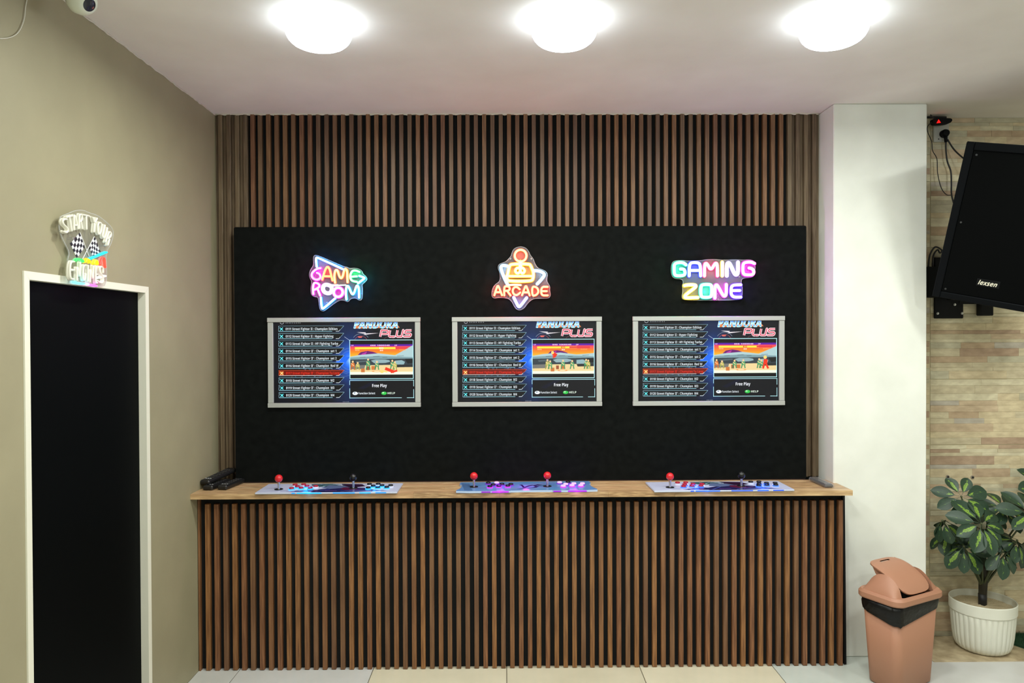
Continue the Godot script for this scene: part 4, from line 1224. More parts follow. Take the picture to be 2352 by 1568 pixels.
func build_panels() -> void:
	control_panel(Vector3(-0.783, COUNTER, -3.324), "white joystick panel with red and black ball tops under the GAME ROOM screen, cyan lit", Color(0.0, 0.6, 1.0), 2.2)
	control_panel(Vector3(0.958, COUNTER, -3.320), "white joystick panel with red and black ball tops under the GAMING ZONE screen", Color(0.10, 0.36, 1.0), 1.9, 1.0)
	# the blue panel: a hollow acrylic box; an added lamp above gives its glow
	var o := thing("arcade_control_panel", "blue scallop-ended joystick panel marked VS with two red ball tops, violet lit", "control panel", Vector3(0.0925, COUNTER, -3.334), "joystick panels set on the counter")
	o.rotation_degrees.y = 1.2
	var p := points("-308,-92 -296,-100 296,-100 308,-92 302,-80 310,-60 296,-30 298,10 306,50 316,72 318,100 120,101 110,94 -70,94 -80,102 -318,100 -316,72 -304,50 -296,10 -294,-30 -310,-60 -302,-80")
	var q := PackedVector2Array()
	for v in p:
		q.append(Vector2(v.x, -v.y) * 0.00098)
	q = chaikin(q, true, 1)
	var lie := Transform3D(Basis(Vector3.RIGHT, -PI / 2), Vector3.ZERO)
	var st := begin()
	slab(st, q, 0.0, 0.0085, lie, true, false)
	put("side_wall", done(st), mat("acrylic_blue", rgb(176, 196, 226), 0.25), o)
	var sheet := image_mat_once("vs_sheet")
	sheet.backlight_enabled = true
	sheet.backlight = Color(0.8, 0.8, 0.8)
	var top := begin()
	var ix := Geometry2D.triangulate_polygon(q)
	for i in range(0, ix.size(), 3):
		var a := q[ix[i]]
		var b := q[ix[i + 1]]
		var c := q[ix[i + 2]]
		if (b - a).cross(c - a) < 0:
			var keep := b
			b = c
			c = keep
		for v: Vector2 in [a, c, b]:
			top.set_uv(Vector2(v.x / 0.624 + 0.5, 0.5 - v.y / 0.2))
			top.add_vertex(Vector3(v.x, 0.0088, -v.y))
	put("printed_sheet", done(top), sheet, o)
	var violet := Color(0.75, 0.05, 1.0)
	for e: Array in [[-0.155, -0.080, 1.0], [-0.20, -0.16, 0.4], [0.180, 0.262, 0.8], [0.115, 0.15, 0.5]]:
		put("edge_light", span(Vector3(e[0], 0.0015, 0.0985), Vector3(e[1], 0.007, 0.1005)), glow("edge_violet_%.1f" % e[2], violet, 1.2 * e[2]), o)
	omni(o, Vector3(0.0, 0.038, 0.015), Color(1.0, 0.25, 0.95), 0.0030, 0.02)  # added lamp above the sheet, standing in for the glow from beneath
	omni(o, Vector3(-0.115, 0.036, 0.012), violet, 0.0026, 0.02)
	omni(o, Vector3(0.215, 0.036, 0.012), violet, 0.0026, 0.02)
	omni(o, Vector3(-0.12, 0.006, 0.108), violet, 0.0005, 0.008)
	omni(o, Vector3(0.22, 0.006, 0.108), violet, 0.0005, 0.008)
	joystick(o, Vector3(-0.2345, 0.009, 0.012), rgb(206, 34, 40), "red")
	joystick(o, Vector3(0.0955, 0.009, 0.016), rgb(206, 34, 40), "red")
	var hot := glow("ring_violet", Color(0.85, 0.2, 1.0), 1.1)
	var dim := glow("ring_violet_dim", Color(0.6, 0.2, 1.0), 0.45)
	var capw := glow("cap_white_lit", Color(1.0, 0.85, 1.0), 0.75)
	var capb := mat("cap_black", rgb(14, 15, 20), 0.35)
	for i in 8:
		push_button(o, Vector3(PADS[i].x + 0.003, 0.009, PADS[i].y - 0.004), capw if i == 7 else capb, hot if i < 3 else dim)
		push_button(o, Vector3(PADS_2[i].x - 0.008, 0.009, PADS_2[i].y + 0.004), capb if i == 7 else capw, hot if i < 3 else dim)
	# remotes
	var lie1 := Transform3D(Basis(Vector3.UP, deg_to_rad(-8)), Vector3(-1.322, COUNTER, -3.40))
	remote("remote_control", "black remote lying flat on the counter, under the propped remote beside the khaki wall", lie1, Vector3(0.048, 0.022, 0.17), "black remotes in the counter corner")
	var lie2 := Transform3D(Basis(Vector3.UP, deg_to_rad(-8)), Vector3(-1.258, COUNTER, -3.415))
	remote("remote_control", "black remote lying flat beside the stack of remotes, nearest the black board", lie2, Vector3(0.046, 0.022, 0.19), "black remotes in the counter corner")
	var lie3 := Transform3D(Basis(Vector3.UP, deg_to_rad(-17)) * Basis(Vector3.RIGHT, deg_to_rad(7)), Vector3(-1.325, COUNTER + 0.0345, -3.43))
	remote("remote_control", "black remote propped on top of the other black remotes in the counter corner", lie3, Vector3(0.05, 0.020, 0.20), "black remotes in the counter corner")
	var lie4 := Transform3D(Basis(Vector3.UP, deg_to_rad(1)), Vector3(1.4495, COUNTER, -3.375))
	var rm := remote("remote_control", "dark grey remote in clear plastic wrap beside the white pillar", lie4, Vector3(0.041, 0.015, 0.162))
	var wrap := mat("clear_wrap", Color(0.9, 0.9, 0.92, 0.10), 0.22)
	wrap.transparency = BaseMaterial3D.TRANSPARENCY_ALPHA
	var ws := begin()
	box(ws, Vector3(0, 0.0092, 0), Vector3(0.046, 0.0182, 0.172), 0.005)
	put("plastic_wrap", done(ws), wrap, rm)

func build_left() -> void:
	# black panel with a white frame
	var o := thing("framed_panel", "tall black panel in a narrow white frame set into the khaki wall", "panel", Vector3(-1.378, 0, -2.5))
	var lie := Transform3D(Basis(Vector3(0, 0, -1), Vector3(0, 1, 0), Vector3(1, 0, 0)), Vector3.ZERO)
	var fm := mat("frame_white", rgb(226, 224, 206), 0.45)
	# (along the wall away from the viewer, up), thickness out of the wall
	for f in ["-370,0 -346,0 -346,1666 -370,1690", "370,0 370,1690 344,1666 344,0", "-370,1690 -345,1666 343,1666 369,1690"]:
		var p := PackedVector2Array()
		for v in points(f):
			p.append(v * 0.001)
		var st := begin()
		slab(st, p, -0.024, 0.005, lie)
		put("frame_rail", done(st), fm, o)
	put("black_face", span(Vector3(-0.045, 0.0, -0.349), Vector3(-0.0245, 1.667, 0.349)), mat("panel_black", rgb(6, 8, 8), 0.6, 0.0, 0.14), o)
	# camera on the ceiling
	o = thing("security_camera", "white dome security camera on the ceiling above the khaki wall", "camera", Vector3(-1.275, CEIL, -2.235))
	var shell := mat("camera_white", rgb(222, 226, 208), 0.4)
	put("mount", lathe_mesh([Vector2(0.001, -0.022), Vector2(0.038, -0.022), Vector2(0.047, -0.016), Vector2(0.048, 0.0), Vector2(0.001, 0.0)], 32), shell, o)
	var ax := Vector3(0.80, -0.52, 0.30).normalized()
	var b := Basis(Quaternion(Vector3.UP, ax))
	var st := begin(true)
	lathe(st, [Vector2(0.001, -0.034), Vector2(0.024, -0.030), Vector2(0.037, -0.020), Vector2(0.043, 0.0), Vector2(0.040, 0.018), Vector2(0.032, 0.032), Vector2(0.025, 0.0385), Vector2(0.0195, 0.040)], 32, Transform3D(b, Vector3(0.012, -0.048, 0)), false)
	put("housing", done(st), shell, o)
	st = begin(true)
	lathe(st, [Vector2(0.020, 0.0392), Vector2(0.017, 0.0402), Vector2(0.010, 0.041), Vector2(0.0005, 0.0415)], 28, Transform3D(b, Vector3(0.012, -0.048, 0)), false)
	put("lens", done(st), mat("lens_dark", rgb(40, 42, 52), 0.15), o)
	var wire := []
	for p: Vector3 in [Vector3(-1.375, CEIL, -2.20), Vector3(-1.374, 2.4716, -2.158), Vector3(-1.374, 2.4021, -2.141), Vector3(-1.374, 2.350, -2.105), Vector3(-1.374, 2.313, -2.0355), Vector3(-1.374, 2.302, -1.96), Vector3(-1.374, 2.31, -1.88)]:
		wire.append(p)
	tag(put("camera_cable", tube_mesh(curve3(wire), 0.0014, 8), mat("cable_white", rgb(206, 204, 190), 0.5)), "thin white cable curving down the khaki wall from the ceiling", "cable")

func build_right() -> void:
	var blk := mat("cabinet_black", rgb(13, 15, 16), 0.55, 0.0, 0.25)
	var steel := mat("dark_steel", rgb(16, 17, 18), 0.5, 0.0, 0.3)
	# loudspeaker: hung leaning, its front turned to the room
	var fr := Basis(Vector3(0.7833, -0.2289, 0.578), Vector3(0.0, 0.9298, 0.3682), Vector3(-0.6216, -0.2884, 0.7283)).orthonormalized()
	var o := thing("loudspeaker", "big black loudspeaker leaning forward in front of the stone recess", "speaker", Vector3(1.9151, 1.6664, -3.30))
	o.basis = fr
	var w := 0.42
	var h := 0.672
	var dd := 0.30
	var cab := begin()
	slab(cab, PackedVector2Array([Vector2(-0.012, 0.0), Vector2(-0.012, h), Vector2(-dd, h - 0.055), Vector2(-dd, 0.02)]), -w, 0.0, Transform3D(Basis(Vector3(0, 0, 1), Vector3.UP, Vector3(-1, 0, 0)), Vector3.ZERO))
	put("cabinet", done(cab), blk, o)
	var rim := begin()
	for r: Array in [[Vector3(0, 0, -0.012), Vector3(0.030, h, 0.006)], [Vector3(w - 0.030, 0, -0.012), Vector3(w, h, 0.006)], [Vector3(0.0302, 0, -0.012), Vector3(w - 0.0302, 0.028, 0.006)], [Vector3(0.0302, h - 0.032, -0.012), Vector3(w - 0.0302, h, 0.006)]]:
		box(rim, (r[0] + r[1]) / 2, r[1] - r[0], 0.003)
	put("front_bezel", done(rim), mat("bezel_grey", rgb(13, 15, 17), 0.55, 0.0, 0.16), o)
	put("grille", span(Vector3(0.0305, 0.0285, -0.012), Vector3(w - 0.0305, h - 0.0325, 0.001), 0.002), grained(mat("grille_black", rgb(8, 10, 10), 0.7, 0.0, 0.16), noise_tex(0.3, Color(0.6, 0.6, 0.6), Color(1, 1, 1), 91), Vector3.ONE * 6.0), o)
	for c: Vector2 in [Vector2(0.045, 0.042), Vector2(0.045, 0.34), Vector2(0.045, h - 0.05), Vector2(w - 0.045, 0.042), Vector2(w - 0.045, h - 0.05)]:
		put("screw", lathe_mesh([Vector2(0.0045, 0.0), Vector2(0.004, 0.0016), Vector2(0.0005, 0.002)], 10, true, Transform3D(Basis(Vector3.RIGHT, PI / 2), Vector3(c.x, c.y, 0.001))), mat("screw_grey", rgb(70, 72, 74), 0.4, 0.6), o)
	var tm := text_triangles("lexsen", true)
	var hb := bounds(tm)
	var lt := begin()
	for i in range(0, tm.size(), 3):
		var q := PackedVector2Array()
		for k in 3:
			var v := (tm[i + k] - hb.position) * Vector2(0.068 / hb.size.x, 0.021 / hb.size.y)
			v += Vector2(v.y * 0.25, 0)
			q.append(Vector2(0.160, 0.086) + v)
		slab(lt, q, 0.0028, 0.0036)
	var plate := put("name_plate", span(Vector3(0.154, 0.080, 0.001), Vector3(0.240, 0.112, 0.0027), 0.0005), mat("cabinet_black", rgb(13, 15, 16), 0.55, 0.0, 0.25), o)
	put("lettering", done(lt), mat("letter_cream", rgb(232, 228, 206), 0.5), plate)
	# bracket
	o = thing("wall_bracket", "black steel bracket plate with pale screws below the loudspeaker", "bracket", Vector3(2.178, 1.57, -3.622))
	put("wall_plate", span(Vector3(-0.070, 0.0, 0.0), Vector3(0.072, 0.30, 0.012), 0.003), steel, o)
	put("arm", span(Vector3(-0.016, 0.09, 0.012), Vector3(0.052, 0.23, 0.055), 0.004), steel, o)
	for c: Vector2 in [Vector2(-0.056, 0.025), Vector2(0.064, 0.025), Vector2(0.028, 0.068)]:
		put("screw", lathe_mesh([Vector2(0.0065, 0.0), Vector2(0.006, 0.003), Vector2(0.0005, 0.004)], 12, true, Transform3D(Basis(Vector3.RIGHT, PI / 2), Vector3(c.x, c.y, 0.012))), mat("screw_pale", rgb(200, 200, 196), 0.3, 0.6), o)
	put("foot_tab", span(Vector3(0.135, 0.012, 0.008), Vector3(0.200, 0.085, 0.045), 0.004), steel, o)
	put("tie_bar", span(Vector3(0.05, 0.070, 0.005), Vector3(0.150, 0.088, 0.016), 0.002), steel, o)
	# power box and cables
	o = thing("power_adapter", "black power box on the stone wall between pillar and loudspeaker", "adapter", Vector3(2.088, 1.672, -3.622))
	put("body", span(Vector3(-0.036, 0, 0), Vector3(0.034, 0.150, 0.045), 0.005), blk, o)
	for k in 2:
		var c := [Vector3(-0.018 + 0.022 * k, 0.15, 0.022), Vector3(-0.012 + 0.018 * k, 0.205, 0.024), Vector3(0.012 + 0.014 * k, 0.245 - 0.012 * k, 0.024), Vector3(0.040, 0.238 - 0.02 * k, 0.022), Vector3(0.064, 0.215 + 0.02 * k, 0.02), Vector3(0.10, 0.20, 0.014)]
		put("cable", tube_mesh(curve3(c), 0.0042, 8), mat("cable_black", rgb(16, 16, 17), 0.5), o)
	# socket, plug and leads
	o = thing("wall_socket", "white wall socket under the ceiling with a round black plug in it", "socket", Vector3(2.150, 2.452, -3.624))
	put("face_plate", span(Vector3(-0.046, -0.018, 0), Vector3(0.030, 0.078, 0.010), 0.003), mat("socket_white", rgb(188, 188, 180), 0.4), o)
	put("screw_hole", lathe_mesh([Vector2(0.0035, 0.0), Vector2(0.003, 0.0012), Vector2(0.0005, 0.001)], 10, true, Transform3D(Basis(Vector3.RIGHT, PI / 2), Vector3(-0.022, -0.004, 0.0095))), mat("black_plastic", rgb(16, 16, 18), 0.45), o)
	o = thing("power_plug", "round black plug with two leads hanging down to the loudspeaker", "plug", Vector3(2.150, 2.472, -3.614))
	put("body", lathe_mesh([Vector2(0.0005, 0.0), Vector2(0.019, 0.0), Vector2(0.019, 0.020), Vector2(0.015, 0.030), Vector2(0.0005, 0.032)], 20, true, Transform3D(Basis(Vector3.RIGHT, PI / 2), Vector3.ZERO)), blk, o)
	put("strain_relief", tube_mesh([Vector3(0.001, -0.012, 0.018), Vector3(0.003, -0.044, 0.018)], 0.0095, 12, 0.0065), blk, o)
	put("lead", tube_mesh(curve3([Vector3(0.003, -0.040, 0.018), Vector3(0.004, -0.08, 0.016), Vector3(0.012, -0.135, 0.014), Vector3(0.028, -0.185, 0.016), Vector3(0.030, -0.24, 0.018), Vector3(0.030, -0.30, 0.02), Vector3(0.040, -0.36, 0.03)]), 0.0038, 8), mat("cable_black", rgb(16, 16, 17), 0.5), o)
	put("lead", tube_mesh(curve3([Vector3(0.010, -0.030, 0.018), Vector3(0.035, -0.082, 0.03), Vector3(0.060, -0.13, 0.06), Vector3(0.085, -0.175, 0.1)]), 0.0038, 8), mat("cable_black", rgb(16, 16, 17), 0.5), o)
	o = thing("webcam", "small black webcam with a glowing red triangle under the ceiling", "webcam", Vector3(2.113, 2.518, -3.57))
	var body := begin()
	slab(body, Transform2D().scaled(Vector2(0.001, 0.001)) * chaikin(points("-46,-12 -46,12 -36,14 30,16 46,12 47,2 34,-10 -10,-14"), true, 2), -0.014, 0.014)
	put("body", done(body), blk, o)
	var led := begin()
	slab(led, PackedVector2Array([Vector2(-0.030, -0.009), Vector2(-0.010, -0.007), Vector2(-0.020, 0.009)]), 0.0138, 0.0152)
	put("red_light", done(led), glow("led_red", Color(1.0, 0.06, 0.05), 1.6), o)
	omni(o, Vector3(-0.02, 0.0, 0.022), Color(1.0, 0.05, 0.05), 0.0001, 0.005)
	put("bracket_rod", tube_mesh([Vector3(-0.028, 0.012, 0), Vector3(-0.050, 0.037, -0.004)], 0.0028, 8), mat("screw_grey", rgb(70, 72, 74), 0.4, 0.6), o)
	put("rear_arm", tube_mesh([Vector3(0.0, 0.0, -0.012), Vector3(0.0, 0.0, -0.058)], 0.006, 8), blk, o)
	put("lead", tube_mesh(curve3([Vector3(-0.046, 0.0, 0.0), Vector3(-0.060, -0.02, -0.01), Vector3(-0.052, -0.045, -0.02), Vector3(-0.028, -0.085, -0.03), Vector3(-0.023, -0.13, -0.03), Vector3(-0.002, -0.17, -0.03), Vector3(0.002, -0.24, -0.03), Vector3(0.018, -0.31, -0.028), Vector3(0.038, -0.345, -0.02), Vector3(0.055, -0.35, -0.01)]), 0.0020, 8), mat("cable_black", rgb(16, 16, 17), 0.5), o)
	tag(put("cable_stub", tube_mesh(curve3([Vector3(1.95, 2.5475, -3.60), Vector3(2.07, 2.548, -3.595), Vector3(2.12, 2.547, -3.59), Vector3(2.150, 2.5465, -3.59)]), 0.0052, 8), mat("cable_black", rgb(16, 16, 17), 0.5)), "short black cable stub running out of the pillar under the ceiling", "cable")
	for p: Array in [[Vector3(2.1825, 0.7895, -3.626), "wall plug with a hole in the stone wall, nearer the pillar above the plant"], [Vector3(2.3056, 0.7866, -3.626), "wall plug with a hole in the stone wall, touching the topmost leaf"]]:
		var t := thing("wall_plug", p[1], "wall plug", p[0], "wall plugs in the stone wall")
		put("collar", lathe_mesh([Vector2(0.0085, 0.0), Vector2(0.0085, 0.003), Vector2(0.0050, 0.0045)], 14, true, Transform3D(Basis(Vector3.RIGHT, PI / 2), Vector3.ZERO)), mat("plug_grey", rgb(132, 122, 110), 0.6), t)
		put("hole", lathe_mesh([Vector2(0.0052, 0.0040), Vector2(0.0005, 0.0044)], 12, true, Transform3D(Basis(Vector3.RIGHT, PI / 2), Vector3.ZERO)), mat("black_plastic", rgb(16, 16, 18), 0.45), t)
	# turf
	var mt := thing("turf_mat", "dark green artificial turf mat behind the white plant pot", "mat", Vector3(2.7, 0.003, -3.52))
	var poly := PackedVector2Array([Vector2(-0.29, 0.095), Vector2(-0.29, 0.02), Vector2(-0.245, -0.06), Vector2(0.4, -0.13), Vector2(0.4, 0.095)])
	var st := begin()
	slab(st, poly, 0.0, 0.012, Transform3D(Basis(Vector3.RIGHT, -PI / 2), Vector3.ZERO))
	put("backing", done(st), mat("turf_green", rgb(26, 62, 38), 0.9), mt)
	var blades := begin()
	for i in 5000:
		var p := Vector2(rng.randf_range(-0.29, 0.4), rng.randf_range(-0.13, 0.095))
		if not Geometry2D.is_point_in_polygon(p, poly):
			continue
		var b := Vector3(p.x, 0.012, -p.y)
		var lean := Vector3(rng.randf_range(-0.006, 0.006), rng.randf_range(0.012, 0.02), rng.randf_range(-0.006, 0.006))
		var s := Vector3(rng.randf_range(-1, 1), 0, rng.randf_range(-1, 1)).normalized() * 0.0012
		tri(blades, b - s, b + s, b + lean)
	var bl := put("turf_blades", done(blades), mat("blade_green", rgb(30, 74, 44), 0.8), mt)
	bl.set_meta("kind", "stuff")

func rounded_ring(hx: float, hz: float, r: float, y: float, n := 6) -> Array:
	var out := []
	for c: Array in [[hx - r, hz - r, 0], [-hx + r, hz - r, 90], [-hx + r, -hz + r, 180], [hx - r, -hz + r, 270]]:
		for i in n + 1:
			var a := deg_to_rad(c[2] + 90.0 * i / n)
			out.append(Vector3(c[0] + cos(a) * r, y, c[1] + sin(a) * r))
	return out

func build_bin() -> void:
	var clay := mat("clay_plastic", rgb(173, 124, 98), 0.5)
	var o := thing("swing_bin", "terracotta plastic swing-lid bin lined with a black bag in front of the pillar", "bin", Vector3(1.70, 0.0, -3.165))
	o.rotation_degrees.y = 27.8
	var st := begin(true)
	var rings := [rounded_ring(0.112, 0.068, 0.03, 0.0), rounded_ring(0.120, 0.076, 0.035, 0.008), rounded_ring(0.145, 0.090, 0.036, 0.365), rounded_ring(0.138, 0.084, 0.034, 0.365), rounded_ring(0.115, 0.070, 0.03, 0.02)]
	skin(st, rings)
	fan(st, rings[0], false)
	put("body", done(st), clay, o)
	# bag: folded over the edge, lower at the corner towards the viewer
	st = begin(true)
	var low := []
	var mid := []
	var mid2 := []
	var nz := FastNoiseLite.new()
	nz.seed = 8
	nz.frequency = 9.0
	var base := rounded_ring(0.1475, 0.0925, 0.038, 0.0, 10)
	for v: Vector3 in base:
		var toward := clampf(1.0 - Vector2(v.x + 0.13, v.z - 0.09).length() / 0.22, 0.0, 1.0)
		var drop := 0.036 + 0.052 * toward + 0.022 * nz.get_noise_3d(v.x * 3, v.y, v.z * 3)
		var puff := 1.016 + 0.05 * nz.get_noise_3d(v.x * 5, 1.0, v.z * 5)
		low.append(Vector3(v.x * 0.992, 0.366 - drop, v.z * 0.992))
		mid.append(Vector3(v.x * puff, 0.366 - drop * 0.62, v.z * puff))
		mid2.append(Vector3(v.x * (puff + 0.01), 0.366 - drop * 0.28, v.z * (puff + 0.01)))
	var inner := rounded_ring(0.136, 0.082, 0.034, 0.372, 10)
	var deep := rounded_ring(0.125, 0.074, 0.034, 0.21, 10)
	skin(st, [low, mid, mid2, rounded_ring(0.1465, 0.0915, 0.037, 0.371, 10), inner, deep])
	fan(st, deep, true)
	var bagm := grained(mat("bag_black", rgb(11, 11, 11), 0.36, 0.0, 0.4), noise_tex(0.02, Color(0.7, 0.7, 0.7), Color(1, 1, 1), 95), Vector3.ONE * 4.0, noise_tex(0.012, Color.BLACK, Color.WHITE, 96, 512, 3, FastNoiseLite.TYPE_CELLULAR), 0.35)
	put("bin_bag", done(st), bagm, o)
	# lid collar with two raised ends
	st = begin(true)
	var outer := [rounded_ring(0.156, 0.101, 0.040, 0.368), rounded_ring(0.160, 0.105, 0.042, 0.374), rounded_ring(0.160, 0.105, 0.042, 0.392), rounded_ring(0.152, 0.098, 0.040, 0.402), rounded_ring(0.112, 0.086, 0.020, 0.400), rounded_ring(0.110, 0.084, 0.020, 0.376)]
	for i in outer.size() - 1:
		st.set_smooth_group(i)
		skin(st, [outer[i], outer[i + 1]])
	put("lid_collar", done(st), clay, o)
	for s: float in [-1.0, 1.0]:
		st = begin(true)
		var n := 16
		var grid := []
		for i in n + 1:
			var t := -1.0 + 2.0 * i / n
			var row := []
			for j in 8:
				var u := j / 7.0
				var zz := 0.080 * t
				var up := 0.078 * pow(maxf(1.0 - t * t, 0.0), 0.62)
				row.append(Vector3(s * (0.148 - 0.043 * u), 0.398 + up * pow(u, 0.75), zz))
			row.append(Vector3(s * 0.105, 0.392, 0.080 * t))
			grid.append(row)
		for i in n:
			for j in 8:
				st.set_smooth_group(0 if j < 7 else 1)
				if s < 0:
					quad(st, grid[i][j], grid[i + 1][j], grid[i + 1][j + 1], grid[i][j + 1])
				else:
					quad(st, grid[i][j], grid[i][j + 1], grid[i + 1][j + 1], grid[i + 1][j])
		put("pivot_lug", done(st), clay, o)
	# the flap, tipped open: a shallow dished plate with a slot
	st = begin(true)
	var nx := 26
	var nzc := 22
	var fx := 0.100
	var fz := 0.104
	var top := []
	var bot := []
	for i in nx + 1:
		var a := []
		var b := []
		for j in nzc + 1:
			var u := -1.0 + 2.0 * i / nx
			var v := -1.0 + 2.0 * j / nzc
			# square to rounded square
			var big := maxf(absf(u), absf(v))
			var round_off := big / maxf(pow(pow(absf(u), 4.0) + pow(absf(v), 4.0), 0.25), 0.0001)
			var uu := u * round_off
			var vv := v * round_off
			var y := 0.020 - 0.020 * vv * vv - 0.004 * pow(big, 8.0)
			a.append(Vector3(uu * fx, y, vv * fz))
			b.append(Vector3(uu * fx * 0.985, y - 0.006, vv * fz * 0.985))
		top.append(a)
		bot.append(b)
	for i in nx:
		for j in nzc:
			if j == 2 and i > 8 and i < 17:
				continue
			st.set_smooth_group(0)
			quad(st, top[i][j], top[i][j + 1], top[i + 1][j + 1], top[i + 1][j])
			st.set_smooth_group(1)
			quad(st, bot[i][j], bot[i + 1][j], bot[i + 1][j + 1], bot[i][j + 1])
	st.set_smooth_group(2)
	for i in nx:
		quad(st, top[i][0], top[i + 1][0], bot[i + 1][0], bot[i][0])
		quad(st, top[i + 1][nzc], top[i][nzc], bot[i][nzc], bot[i + 1][nzc])
	for j in nzc:
		quad(st, top[0][j + 1], top[0][j], bot[0][j], bot[0][j + 1])
		quad(st, top[nx][j], top[nx][j + 1], bot[nx][j + 1], bot[nx][j])
	var flap := put("swing_flap", done(st), clay, o, Vector3(0, 0.458, -0.004))
	flap.rotation_degrees.x = 27.0
	# cheeks under the flap
	for s: float in [-1.0, 1.0]:
		st = begin()
		slab(st, PackedVector2Array([Vector2(-0.088, 0.004), Vector2(-0.03, 0.014), Vector2(0.03, 0.014), Vector2(0.088, 0.004), Vector2(0.05, -0.022), Vector2(0.0, -0.036), Vector2(-0.05, -0.022)]), -0.002, 0.002, Transform3D(Basis(Vector3(0, 0, 1), Vector3.UP, Vector3(-1, 0, 0)), Vector3(s * 0.080, 0, 0)))
		put("cheek", done(st), clay, flap)

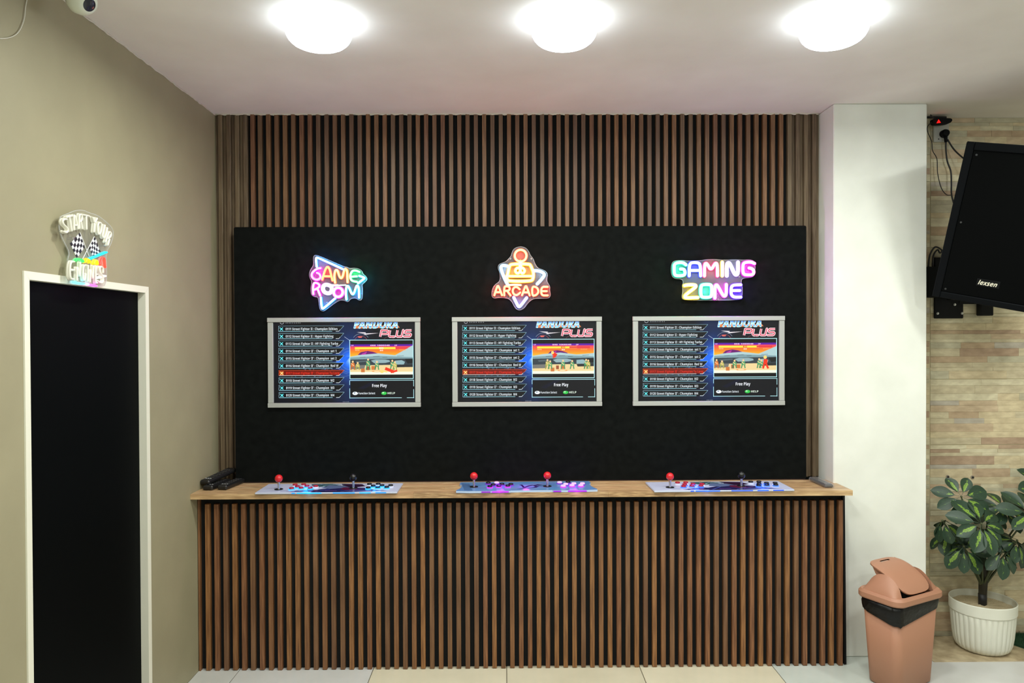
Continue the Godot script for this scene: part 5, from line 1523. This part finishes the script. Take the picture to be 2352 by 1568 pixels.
func build_plant() -> void:
	var o := thing("potted_plant", "artificial umbrella plant with variegated leaves in a white ribbed pot", "plant", Vector3(2.262, 0.003, -3.478))
	# fluted pot
	var st := begin(true)
	var n := 204
	var prof := [Vector2(0.085, 0.0), Vector2(0.100, 0.004), Vector2(0.112, 0.016), Vector2(0.120, 0.036), Vector2(0.126, 0.075), Vector2(0.131, 0.13), Vector2(0.134, 0.176), Vector2(0.1345, 0.180)]
	var rings := []
	for i in prof.size():
		var ring := []
		for k in n:
			var a := TAU * k / n
			var flute := 0.0042 * clampf(i / 2.0, 0, 1) * (pow(absf(sin(a * 17.0)), 0.6) - 0.6) * (0.0 if i == prof.size() - 1 else 1.0)
			ring.append(Vector3((prof[i].x + flute) * cos(a), prof[i].y, (prof[i].x + flute) * sin(a)))
		rings.append(ring)
	skin(st, rings)
	fan(st, rings[0], false)
	var wht := mat("pot_white", rgb(228, 228, 214), 0.5)
	put("pot", done(st), wht, o)
	put("pot_rim", lathe_mesh([Vector2(0.1325, 0.179), Vector2(0.1375, 0.182), Vector2(0.1395, 0.186), Vector2(0.1405, 0.232), Vector2(0.1385, 0.236), Vector2(0.1360, 0.233), Vector2(0.132, 0.17)], 64), wht, o)
	var soil := begin(true)
	var nz := FastNoiseLite.new()
	nz.seed = 14
	nz.frequency = 14.0
	var sr := []
	for i in 11:
		var ring := []
		for k in 40:
			var a := TAU * k / 40
			var r := 0.1335 * (1.0 - i / 10.0) + 0.0003
			ring.append(Vector3(r * cos(a), 0.203 + 0.006 * nz.get_noise_3d(r * cos(a) * 4, 0, r * sin(a) * 4) + 0.006 * (i / 10.0), r * sin(a)))
		sr.append(ring)
	skin(soil, sr)
	put("sandy_soil", done(soil), grained(mat("sand", rgb(228, 212, 176), 0.9), noise_tex(0.06, rgb(205, 198, 190), rgb(255, 255, 255), 97), Vector3.ONE * 5.0), o)
	var stem := mat("stem_green", rgb(66, 74, 44), 0.6)
	var trunk := put("trunk", tube_mesh([Vector3(0, 0.20, 0), Vector3(0.001, 0.27, 0), Vector3(0.002, 0.33, 0.002), Vector3(0.002, 0.385, 0.002)], 0.0165, 14, 0.021), grained(mat("trunk_brown", rgb(62, 56, 38), 0.7), noise_tex(0.03, rgb(150, 150, 150), rgb(255, 255, 255), 98), Vector3(12, 1.5, 12)), o)
	put("stem_wrap", tube_mesh([Vector3(0, 0.196, 0), Vector3(0.0, 0.259, 0)], 0.0180, 14, 0.0188), mat("wrap_black", rgb(24, 24, 28), 0.45), trunk)
	var leaf_m: Array[StandardMaterial3D] = []
	for i in 4:
		var m := image_mat("leaf_%d" % i, leaf_picture(30 + i, [0.95, 0.7, 0.4, 0.1][i]), 0.42)
		m.backlight_enabled = true
		m.backlight = Color(0.16, 0.16, 0.16)
		leaf_m.append(m)
	# head position relative to the pot, facing, leaflet length, count, droop
	var heads := [
		[Vector3(-0.151, 0.738, 0.078), Vector3(-0.15, 0.45, 0.85), 0.098, 8, 0.15],
		[Vector3(-0.127, 0.640, 0.185), Vector3(0.05, 0.60, 0.80), 0.108, 9, 0.18],
		[Vector3(-0.250, 0.632, 0.098), Vector3(-0.5, 0.85, 0.35), 0.090, 6, 0.75],
		[Vector3(-0.165, 0.520, 0.120), Vector3(-0.25, 0.80, 0.55), 0.098, 8, 0.55],
		[Vector3(0.046, 0.684, 0.080), Vector3(0.05, 0.80, 0.60), 0.092, 8, 0.10],
		[Vector3(0.110, 0.680, 0.160), Vector3(0.15, 0.55, 0.80), 0.104, 8, 0.20],
		[Vector3(-0.020, 0.512, 0.170), Vector3(0.15, 0.70, 0.70), 0.098, 8, 0.45],
		[Vector3(0.262, 0.770, 0.040), Vector3(0.3, 0.6, 0.7), 0.110, 8, 0.15],
		[Vector3(-0.120, 0.560, -0.030), Vector3(-0.3, 0.9, 0.1), 0.080, 7, 0.5],
		[Vector3(0.055, 0.640, -0.045), Vector3(0.1, 0.95, 0.2), 0.078, 8, 0.4],
		[Vector3(0.165, 0.500, 0.040), Vector3(0.4, 0.75, 0.5), 0.098, 8, 0.45],
		[Vector3(0.250, 0.620, 0.090), Vector3(0.5, 0.7, 0.5), 0.100, 8, 0.35],
		[Vector3(0.03, 0.570, 0.06), Vector3(0.0, 0.9, 0.4), 0.085, 7, 0.5],
		[Vector3(-0.07, 0.590, 0.06), Vector3(-0.1, 0.85, 0.5), 0.09, 8, 0.5],
		[Vector3(-0.19, 0.560, 0.03), Vector3(-0.4, 0.85, 0.3), 0.085, 7, 0.5],
		[Vector3(0.08, 0.545, 0.12), Vector3(0.3, 0.75, 0.6), 0.09, 8, 0.45]]
	var shapes: Array[ArrayMesh] = []
	for i in 3:
		shapes.append(leaflet_mesh(1.0, [0.52, 0.46, 0.56][i], 0.0, [0.22, 0.12, 0.3][i]))
	for hd: Array in heads:
		var c: Vector3 = hd[0]
		var up: Vector3 = (hd[1] as Vector3).normalized()
		var bend := Vector3(c.x * 0.35, 0.30 + (c.y - 0.33) * 0.45, c.z * 0.35)
		var pet := put("petiole", tube_mesh(curve3([Vector3(c.x * 0.04, 0.30, c.z * 0.04), bend, c.lerp(bend, 0.35), c], 5), 0.0052, 8, 0.0026), stem, o)
		var side := up.cross(Vector3(0.3, 0.2, -1)).normalized()
		var turn := rng.randf_range(0, TAU)
		for i in hd[3]:
			var a: float = turn + TAU * (i + rng.randf_range(-0.12, 0.12)) / hd[3]
			var out := side.rotated(up, a)
			var dirn: Vector3 = (out * (1.0 - 0.5 * hd[4]) + up * (0.16 - hd[4]) + Vector3.DOWN * 0.12).normalized()
			var ln: float = 1.2 * hd[2] * rng.randf_range(0.82, 1.12)
			var zax: Vector3 = -dirn
			var yax: Vector3 = (up + out * hd[4] * 0.8).normalized()
			var xax: Vector3 = yax.cross(zax).normalized()
			yax = zax.cross(xax).normalized()
			var lf := MeshInstance3D.new()
			lf.name = "leaf"
			lf.mesh = leaflet_mesh(ln, ln * rng.randf_range(0.46, 0.60), rng.randf_range(0.08, 0.28), rng.randf_range(0.1, 0.35))
			lf.material_override = leaf_m[rng.randi_range(0, 3)]
			lf.basis = Basis(xax, yax, zax)
			lf.position = c + dirn * 0.008
			pet.add_child(lf, true)
		var hub := begin(true)
		ball(hub, c, 0.0055, 8)
		put("leaf_hub", done(hub), stem, pet)
